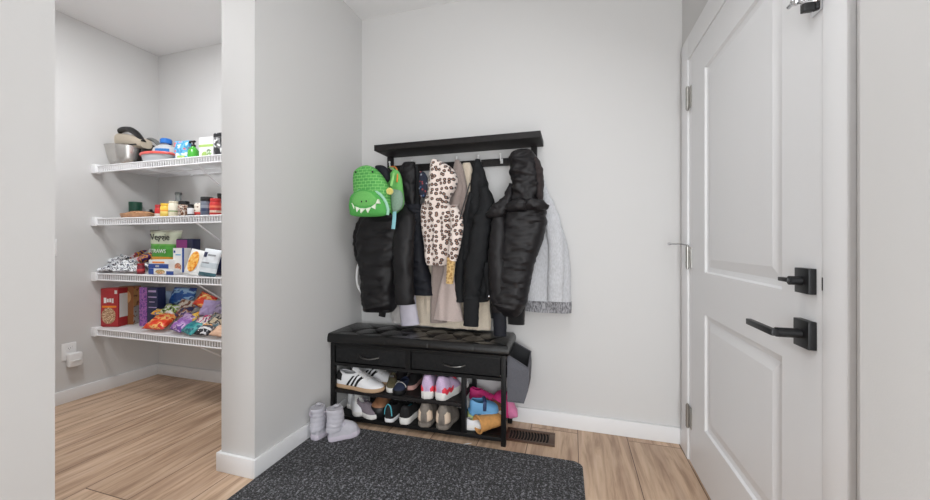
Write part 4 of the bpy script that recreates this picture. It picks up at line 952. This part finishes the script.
m = Mesh(); m.lathe([(0,0), (.05,0), (.052,.02), (.046,.042), (.03,.058), (0,.064)], (0,0,0), 28); m.build('dome', BLKPL, r); m = Mesh(); m.lathe([(0,.062), (.01,.062), (.012,.074), (0,.078)], (0,0,0), 14); m.build('knob', BLKPL, r)
jar('jar', 'red lidded clear jar left of the yellow tin on the second pantry shelf', 'jar', ps(159,1.82,1), .090, .024, MB_bands('red jar print', [(0,(226,214,204)), (.40,(206,52,52))]), ink['red'], .022, group=G2)
jar('tin', 'yellow tin with orange print on the second pantry shelf', 'tin', ps(166,1.80,1), .094, .032, MB_bands('yellow tin print', [(0,(240,206,96)), (.30,(250,224,130)), (.5,(236,160,60)), (.62,(246,204,80))]), M('yellow lid', (244,196,60), .4), .016, group=G2)
jar('jar', 'cream jar with green band next to the yellow tin', 'jar', ps(174,1.80,1), .106, .031, MB_bands('cream jar print', [(0,(236,228,200)), (.36,(120,150,90)), (.44,(240,234,214))]), ink['cream'], .012, group=G2)
jar('glass_bottle', 'large clear glass bottle with grey cap at the back of the second pantry shelf', 'bottle', ps(178.5,1.95,1), .195, .058, glass, GREYPL, .018, neck=(.019,.52), group=G2)
jar('spice_jar', 'brown spice jar with wide black lid on the second pantry shelf', 'jar', ps(184,1.80,1), .104, .034, MB_blot('spice jar print', [(70,48,40), (150,96,64), (226,214,200), (40,34,34)], 60), BLKPL, .024, .031, group=G2)
jar('spice_jar', 'small jar with white label and black base on the second pantry shelf', 'jar', ps(191,1.78,1), .078, .020, MB_bands('white label spice print', [(0,(34,34,36)), (.2,(232,232,234)), (.82,(40,36,36))]), BLKPL, .014, group=G2)
bag('nut_packet', 'white packet with red base and brown nuts on the second pantry shelf', 'packet', ps(198,1.80,1), .072, .088, .034, (-.1,0,0), MB_bands('nut packet print', [(0,(206,60,56)), (.3,(232,220,206)), (.36,(236,226,212))], (120,76,52), scale=55), 8, ink['white'], G2)
jar('vitamin_bottle', 'grey blue bottle with wide black cap on the second pantry shelf', 'bottle', ps(207,1.80,1), .124, .036, MB_bands('grey blue bottle print', [(0,(96,104,124)), (.3,(60,70,100)), (.5,(140,146,158)), (.7,(110,116,130))]), BLKPL, .026, .036, group=G2)
jar('jar', 'red labelled peanut jar near the right end of the second pantry shelf', 'jar', ps(215.5,1.80,1), .112, .033, MB_bands('red jar label print', [(0,(206,60,56)), (.2,(232,200,180)), (.36,(200,48,48)), (.55,(230,120,90)), (.7,(206,52,50))]), M('red lid', (200,44,44), .4), .02, group=G2)
jar('sauce_bottle', 'tall dark sauce bottle at the right end of the second pantry shelf', 'bottle', ps(219.5,1.86,1), .155, .026, M('dark sauce', (60,34,30), .2), BLKPL, .022, neck=(.012,.6), labelm=ink['red'], group=G2)

# --- third shelf
bw = MB_blot('white packet with dark print', [(236,238,240), (226,230,236), (52,54,66), (240,240,242), (96,104,124)], 20, .3)
spots = [(94.5,1.745,0,.10,.3), (103,1.735,0,-.2,.6), (112,1.74,0,.4,-.3), (121,1.735,0,-.1,.2), (130,1.74,0,.2,-.5), (99,1.79,.03,.5,.9), (109,1.78,.035,-.4,.1), (118,1.79,.035,.1,-.6), (127,1.80,.035,-.3,.5), (112,1.81,.055,.2,.2)]
nth = ['first from the left in the front row', 'second from the left in the front row', 'middle one in the front row', 'fourth from the left in the front row', 'beside the red bottle in the heap', 'far left in the second layer', 'middle left in the second layer', 'middle right in the second layer', 'far right in the second layer', 'topmost on the heap']
proto = None
for (px, Y, dz, tilt, rz), wh in zip(spots, nth):
    p = ps(px, Y, 2)+Vector((0,0,.020+dz)); lb_ = 'white snack packet with dark print, '+wh+' of packets'
    if proto is None: proto = bag('snack_packet', lb_, 'snack packet', p, .085, .105, .034, (-1.35+tilt*.4,.15,rz), bw, 11, M('silver foil', (206,208,214), .3, .6), 'white snack packets heaped on the third pantry shelf', wr=.012)
    else: dup(proto, p, rz, lb_, -1.30+tilt*.6, tilt*.5)
pv = MB_blot('purple orange packet print', [(84,42,110), (236,160,46), (110,60,130), (214,92,60), (226,206,214)], 12)
for px, Y, dz, rot, w, h, lb_ in ((124,1.93,.06,(-1.0,.1,.3),.15,.15,'purple and orange chip bag behind the white packets'), (133,1.88,.035,(-1.15,-.2,-.4),.15,.14,'purple and orange chip bag lying left of the flat blue boxes'), (127,1.98,.11,(-.9,.35,.2),.15,.12,'orange chip bag on top at the back left of the third shelf')):
    bag('chip_bag', lb_, 'chip bag', ps(px,Y,2)+Vector((0,0,dz+.03)), w, h, .06, rot, pv, px, ink['purple'], G3, wr=.01)
bag('chip_bag', 'yellow and black chip bag left of the green veggie bag', 'chip bag', ps(150,1.95,2)+Vector((0,0,.07)), .14, .10, .05, (-.7,.1,.1), MB_blot('yellow black packet print', [(36,30,34), (240,180,50), (246,206,90), (80,40,60)], 14), 33, ink['yellow'], G3, wr=.01)
r = jar('hot_sauce', 'small red bottle in front between the white packets and flat boxes', 'bottle', ps(141,1.765,2), .072, .022, MB_bands('red bottle print', [(0,(130,40,50)), (.3,(200,70,76)), (.6,(120,40,56))]), ink['dkred'], .014, group=G3)
vb = MB_bands('veggie bag print', [(0,(226,138,44)), (.20,(240,168,60)), (.28,(84,164,64)), (.58,(110,178,80)), (.62,(206,212,188)), (.94,(190,190,172))], None)
vg = bag('veggie_chip_bag', 'tall green, white and orange veggie chip bag standing at the back of the third shelf', 'chip bag', ps(163.5,1.92,2)+Vector((0,0,.035)), .235, .275, .085, (-.06,.02,.1), vb, 41, M('pale foil', (190,190,178), .35, .3), G3, wr=.007, taper=.5)
def text(body, size, mat, parent, loc, rot=(PI/2,0,0), sx=1):
    cu_ = bpy.data.curves.new('lettering', 'FONT'); cu_.body = body; cu_.size = size; cu_.align_x = 'CENTER'; cu_.extrude = .0008
    t = bpy.data.objects.new('lettering', cu_); C.objects.link(t); dg = bpy.context.evaluated_depsgraph_get(); me = bpy.data.meshes.new_from_object(t.evaluated_get(dg))
    bpy.data.objects.remove(t); o = bpy.data.objects.new('lettering', me); me.materials.clear(); me.materials.append(mat); C.objects.link(o); o.parent = parent; o.location = loc; o.rotation_euler = rot; o.scale = (sx,1,1); return o
text('Veggie', .066, ink['black'], vg, (-.0,-.042,.20), (PI/2+.12,0,0)); text('STRAWS', .040, ink['white'], vg, (-.01,-.047,.105))
carton('snack_box', 'dark purple and magenta box standing behind the white pouches', 'box', ps(184.5,1.93,2)+Vector((0,0,.0)), .150, .245, .06, .05, ink['navy'], None, None, (('magenta_panel', ink['magenta'], .0,.0,.66,.97), ('picture', MB_blot('snack box print', [(160,56,140), (220,120,190), (230,90,110)], 40), .08,.55,.5,.75), ('pink_band', ink['pink'], .0,.60,.5,.66)), G3)
fb = carton('flat_box', 'flat white and blue box at the bottom of the pair at the shelf front', 'box', ps(161,1.755,2), .225, .040, .12, .03, ink['white'], None, None, (('blue_panel', ink['blue'], .0,.0,.20,1), ('blue_panel', ink['blue'], .72,.0,1,.6), ('picture', MB_blot('meal print', [(226,200,160), (206,120,80), (150,170,90)], 60), .28,.1,.66,.85)), G3)
carton('flat_box', 'flat white box with blue lower band, on top of the other flat box', 'box', ps(158.5,1.76,2)+Vector((0,0,.041)), .195, .058, .11, -.02, ink['white'], None, None, (('blue_band', ink['blue'], .0,.0,1,.52), ('white_letters', ink['white'], .36,.14,.54,.38), ('red_mark', ink['orange'], .2,.62,.8,.8)), G3)
carton('frozen_meal_box', 'white upright box with blue edge and food picture beside the pouch', 'box', ps(178.5,1.80,2)+Vector((0,0,.015)), .098, .165, .05, .04, ink['white'], None, None, (('blue_edge', ink['blue'], .84,.0,1,1), ('picture', MB_blot('meal bowl print', [(220,190,150), (150,90,70), (206,120,80)], 60), .15,.05,.75,.38), ('round_mark', ink['blue'], .08,.80,.22,.90), ('blue_line', ink['sky'], .25,.70,.7,.74)), G3)
po = bag('tortilla_pouch', 'white pouch with orange food picture leaning at the front of the third shelf', 'pouch', ps(190.5,1.735,2), .125, .175, .03, (-.22,.16,.04), ink['white'], 51, None, G3, (('picture', MB_blot('golden chip print', [(226,130,30), (244,178,70), (250,200,110)], 34), .16,.16,.84,.93),), wr=.003)
bag('tortilla_pouch', 'white and pale blue pouch with dark base right of the orange picture pouch', 'pouch', ps(206.5,1.74,2), .145, .178, .035, (-.20,.10,.02), MB_bands('pale blue pouch print', [(0,(70,110,120)), (.14,(226,232,236)), (.30,(200,210,216)), (.5,(230,234,238))]), 52, None, G3, (('round_mark', ink['navy'], .16,.68,.36,.86), ('grey_line', ink['grey'], .42,.74,.85,.80), ('grey_line', ink['grey'], .15,.46,.6,.50)), wr=.003)
carton('tea_tin', 'dark box with pink band at the back right of the third shelf', 'box', ps(217,1.93,2), .07, .170, .05, 0, M('dusty pink card', (186,150,150), .6), None, None, (('dark_lid', ink['black'], .0,.86,1,1),), G3)
bag('chip_bag', 'dark blue bag at the right end of the third shelf behind the pouches', 'chip bag', ps(221,1.83,2), .12, .12, .05, (-.1,0,0), ink['navy'], 57, None, G3)

# --- lowest shelf
oats = MB_blot('cereal loops print', [(206,176,140), (150,100,66), (226,200,168)], 75, .5, coat=0)
c1 = carton('cereal_box', 'red cereal box at the left end of the lowest pantry shelf', 'cereal box', ps(109.5,1.775,3)+Vector((0,0,0)), .125, .280, .085, .30, ink['red'], None, None, (('picture', oats, .05,.08,.86,.50), ('gold_band', ink['orange'], .08,.50,.9,.55), ('white_letters', ink['white'], .18,.62,.32,.76), ('white_letters', ink['white'], .36,.64,.46,.73), ('white_letters', ink['white'], .50,.64,.60,.74), ('white_letters', ink['white'], .64,.62,.74,.74), ('white_mark', ink['white'], .80,.86,.94,.95), ('side_panel', ink['white'], .12,.24,.92,.86)), G4)
carton('cereal_box', 'tan and grey cereal box between the red and purple cereal boxes', 'cereal box', ps(126,1.86,3), .10, .285, .075, .42, ink['brown'], None, MB_bands('tan cereal side print', [(0,(196,190,188)), (.48,(216,160,104)), (.95,(190,130,84))], (150,92,60), scale=40), (('picture', ink['tan'], .1,.55,.85,.9),), G4)
carton('cereal_box', 'purple cereal box standing right of the tan cereal box', 'cereal box', ps(148.5,1.87,3), .160, .285, .06, .10, ink['navy'], None, None, (('lilac_panel', MB_blot('purple berry print', [(110,60,150), (180,110,190), (140,80,170)], 26), .0,.0,.42,1), ('pale_letters', ink['lilac'], .50,.88,.92,.93), ('pale_letters', ink['lilac'], .50,.74,.95,.77), ('pale_letters', ink['lilac'], .55,.62,.85,.64), ('pale_letters', ink['lilac'], .52,.48,.95,.50)), G4)
carton('cracker_box', 'pale blue box behind the purple cereal box', 'box', ps(163,1.97,3), .07, .24, .06, 0, M('pale blue card', (170,190,214), .6), None, None, (('navy_band', ink['navy'], 0,.5,.3,1),), G4)
bag('chip_bag', 'large blue chip bag lying at the back of the lowest shelf', 'chip bag', ps(180,1.97,3)+Vector((0,0,.15)), .22, .13, .07, (-.35,0,.05), MB_blot('blue packet print', [(34,84,160), (40,100,180), (150,190,226), (26,66,140)], 9, stretch=(.6,1,1.6)), 61, ink['blue'], G4, wr=.008)
bag('chip_bag', 'blue and white bag lying under the large blue bag', 'chip bag', ps(182,1.97,3)+Vector((0,0,.02)), .26, .13, .09, (-.2,0,0), MB_blot('white blue packet print', [(236,236,236), (120,150,196), (230,226,220)], 10), 62, None, G4)
red_o = MB_blot('red orange packet print', [(226,62,32), (240,96,40), (246,190,110), (214,48,32)], 12, stretch=(1,1,1.5))
bag('chip_bag', 'red orange chip bag lying at the front in front of the purple cereal box', 'chip bag', ps(152,1.755,3)+Vector((0,0,.022)), .175, .145, .055, (-1.02,.0,.10), red_o, 63, ink['red'], G4, wr=.009)
bag('snack_packet', 'small yellow and blue packet on top of the red orange bag', 'snack packet', ps(156,1.84,3)+Vector((0,0,.095)), .10, .06, .03, (-1.1,.15,.2), MB_blot('yellow blue packet print', [(246,190,60), (240,150,60), (60,120,180), (250,214,110)], 18), 64, None, G4)
bag('fruit_snack_bag', 'white bag with green print and black spots behind the red orange bag', 'snack packet', ps(166,1.86,3)+Vector((0,0,.10)), .125, .085, .045, (-.75,.1,.05), MB_blot('green white print', [(236,238,230), (150,186,80), (30,30,32), (190,206,140), (240,240,238)], 16), 65, None, G4)
bag('chip_bag', 'purple lilac chip bag right of the red orange bag', 'chip bag', ps(175,1.765,3)+Vector((0,0,.022)), .14, .135, .055, (-.85,.1,-.2), MB_blot('purple lilac packet print', [(150,96,180), (176,130,200), (210,180,220), (110,64,150)], 13), 66, ink['purple'], G4, wr=.009)
bag('snack_packet', 'navy and rust packet above the purple lilac bag', 'snack packet', ps(181,1.87,3)+Vector((0,0,.09)), .13, .08, .04, (-.8,-.15,.15), MB_blot('navy rust packet print', [(52,56,100), (150,84,60), (226,206,186), (90,70,120)], 18), 67, None, G4)
bag('snack_packet', 'cream packet with brown picture beneath the blue bag', 'snack packet', ps(184,1.92,3)+Vector((0,0,.13)), .15, .075, .04, (-.6,.1,.1), MB_blot('cream brown packet print', [(232,222,206), (140,90,60), (238,230,218)], 12), 68, None, G4)
bag('snack_packet', 'yellow packet standing in the middle of the heap', 'snack packet', ps(191,1.82,3)+Vector((0,0,.055)), .10, .085, .04, (-.7,-.4,.25), MB_blot('yellow packet print', [(244,186,50), (250,206,90), (236,160,40)], 10), 69, None, G4)
bag('chip_bag', 'orange red bag at the upper right of the lowest shelf heap', 'chip bag', ps(200,1.92,3)+Vector((0,0,.155)), .14, .10, .05, (-.55,.35,.1), red_o, 70, ink['red'], G4)
bag('chip_bag', 'lilac foil bag at the upper right beside the orange red bag', 'chip bag', ps(206,1.88,3)+Vector((0,0,.10)), .12, .12, .05, (-.5,.1,.3), ink['lilac'], 71, None, G4, wr=.01)
bag('chip_bag', 'lilac and grey bag at the right end of the lowest shelf', 'chip bag', ps(217,1.88,3)+Vector((0,0,.08)), .13, .12, .05, (-.5,-.1,-.1), MB_blot('lilac grey print', [(186,170,206), (150,140,170), (206,196,216)], 12), 72, None, G4, wr=.01)
bag('snack_packet', 'pink and white packet in the middle right of the heap', 'snack packet', ps(201,1.80,3)+Vector((0,0,.06)), .11, .075, .035, (-.8,-.3,.3), MB_blot('pink white packet print', [(238,234,232), (214,60,120), (236,226,226), (120,60,110)], 16), 73, None, G4)
bag('snack_packet', 'tan packet with black print on the right of the heap', 'snack packet', ps(212,1.80,3)+Vector((0,0,.055)), .12, .10, .04, (-.7,.2,.1), MB_blot('tan black packet print', [(206,190,160), (40,38,40), (170,160,150), (90,120,130)], 18), 74, None, G4)
bag('chip_bag', 'teal chip bag at the front edge in front of the purple lilac bag', 'chip bag', ps(185.5,1.745,3)+Vector((0,0,.020)), .145, .115, .05, (-1.05,.1,-.25), MB_blot('teal packet print', [(28,124,134), (40,146,152), (60,160,160), (20,100,116)], 10), 75, ink['teal'], G4, wr=.009)
bag('snack_packet', 'white and black packet with orange top at the front right edge', 'snack packet', ps(200.5,1.745,3)+Vector((0,0,.018)), .11, .105, .045, (-1.0,.0,.1), MB_bands('black white orange print', [(0,(36,36,42)), (.3,(232,232,232)), (.45,(60,60,70)), (.62,(240,170,90))], (226,226,230), scale=45), 76, None, G4, wr=.009)
bag('snack_packet', 'peach packet at the front right corner of the lowest shelf', 'snack packet', ps(214.5,1.75,3)+Vector((0,0,.018)), .11, .10, .04, (-1.05,.0,-.05), ink['peach'], 77, None, G4, wr=.008)

# ================================================================== LIGHT, CAMERA
def area(name, loc, size, power, rot, col=(1,1,1), sy=None):
    l = bpy.data.lights.new(name, 'AREA'); l.energy = power; l.color = col; l.shape = 'RECTANGLE'; l.size = size; l.size_y = sy or size
    o = bpy.data.objects.new(name, l); C.objects.link(o); o.location = loc; o.rotation_euler = rot; return o
area('hall_window_light', (-.2, -5.7, 1.2), 1.3, 70, (math.radians(88),0,0), (.93,.97,1), 2.2)
area('side_fill_light', (.36, -.3, .95), .6, 27, (math.radians(90),0,math.radians(5)), (.94,.975,1), 1.6)  # added fill behind the camera to lift the low left walls; no fixture there
area('overhead_fill_light', (-.45, -.5, 2.60), 1.0, 5, (0,0,0), (.96,.98,1))  # diffuse fill added overhead to balance the hall walls, not a known fixture
area('left_wall_fill_light', (.05, .95, 2.3), .6, 8, (math.radians(6),math.radians(34),0), (.96,.98,1))  # unseen fill without a fixture, added and tilted to brighten the left wall
area('pantry_ceiling_lamp', (-2.35, 1.05, 2.60), .35, 23, (math.radians(6),0,0), (.97,.985,1))
wd = bpy.data.worlds.new('World'); scn.world = wd; wd.use_nodes = True
wd.node_tree.nodes['Background'].inputs['Color'].default_value = (.95,.97,1,1); wd.node_tree.nodes['Background'].inputs['Strength'].default_value = .8
cam = bpy.data.cameras.new('Camera'); co = bpy.data.objects.new('Camera', cam); C.objects.link(co)
co.location = (0,0,H); co.rotation_euler = (PI/2,0,YAW); cam.sensor_width = 36; cam.lens = F/930*36; cam.shift_y = -(250-HZ)/930; cam.clip_start = .02
scn.camera = co
scn.view_settings.view_transform = 'Standard'; scn.view_settings.look = 'None'; scn.view_settings.gamma = 1; scn.view_settings.exposure = .02; scn.view_settings.use_curve_mapping = False
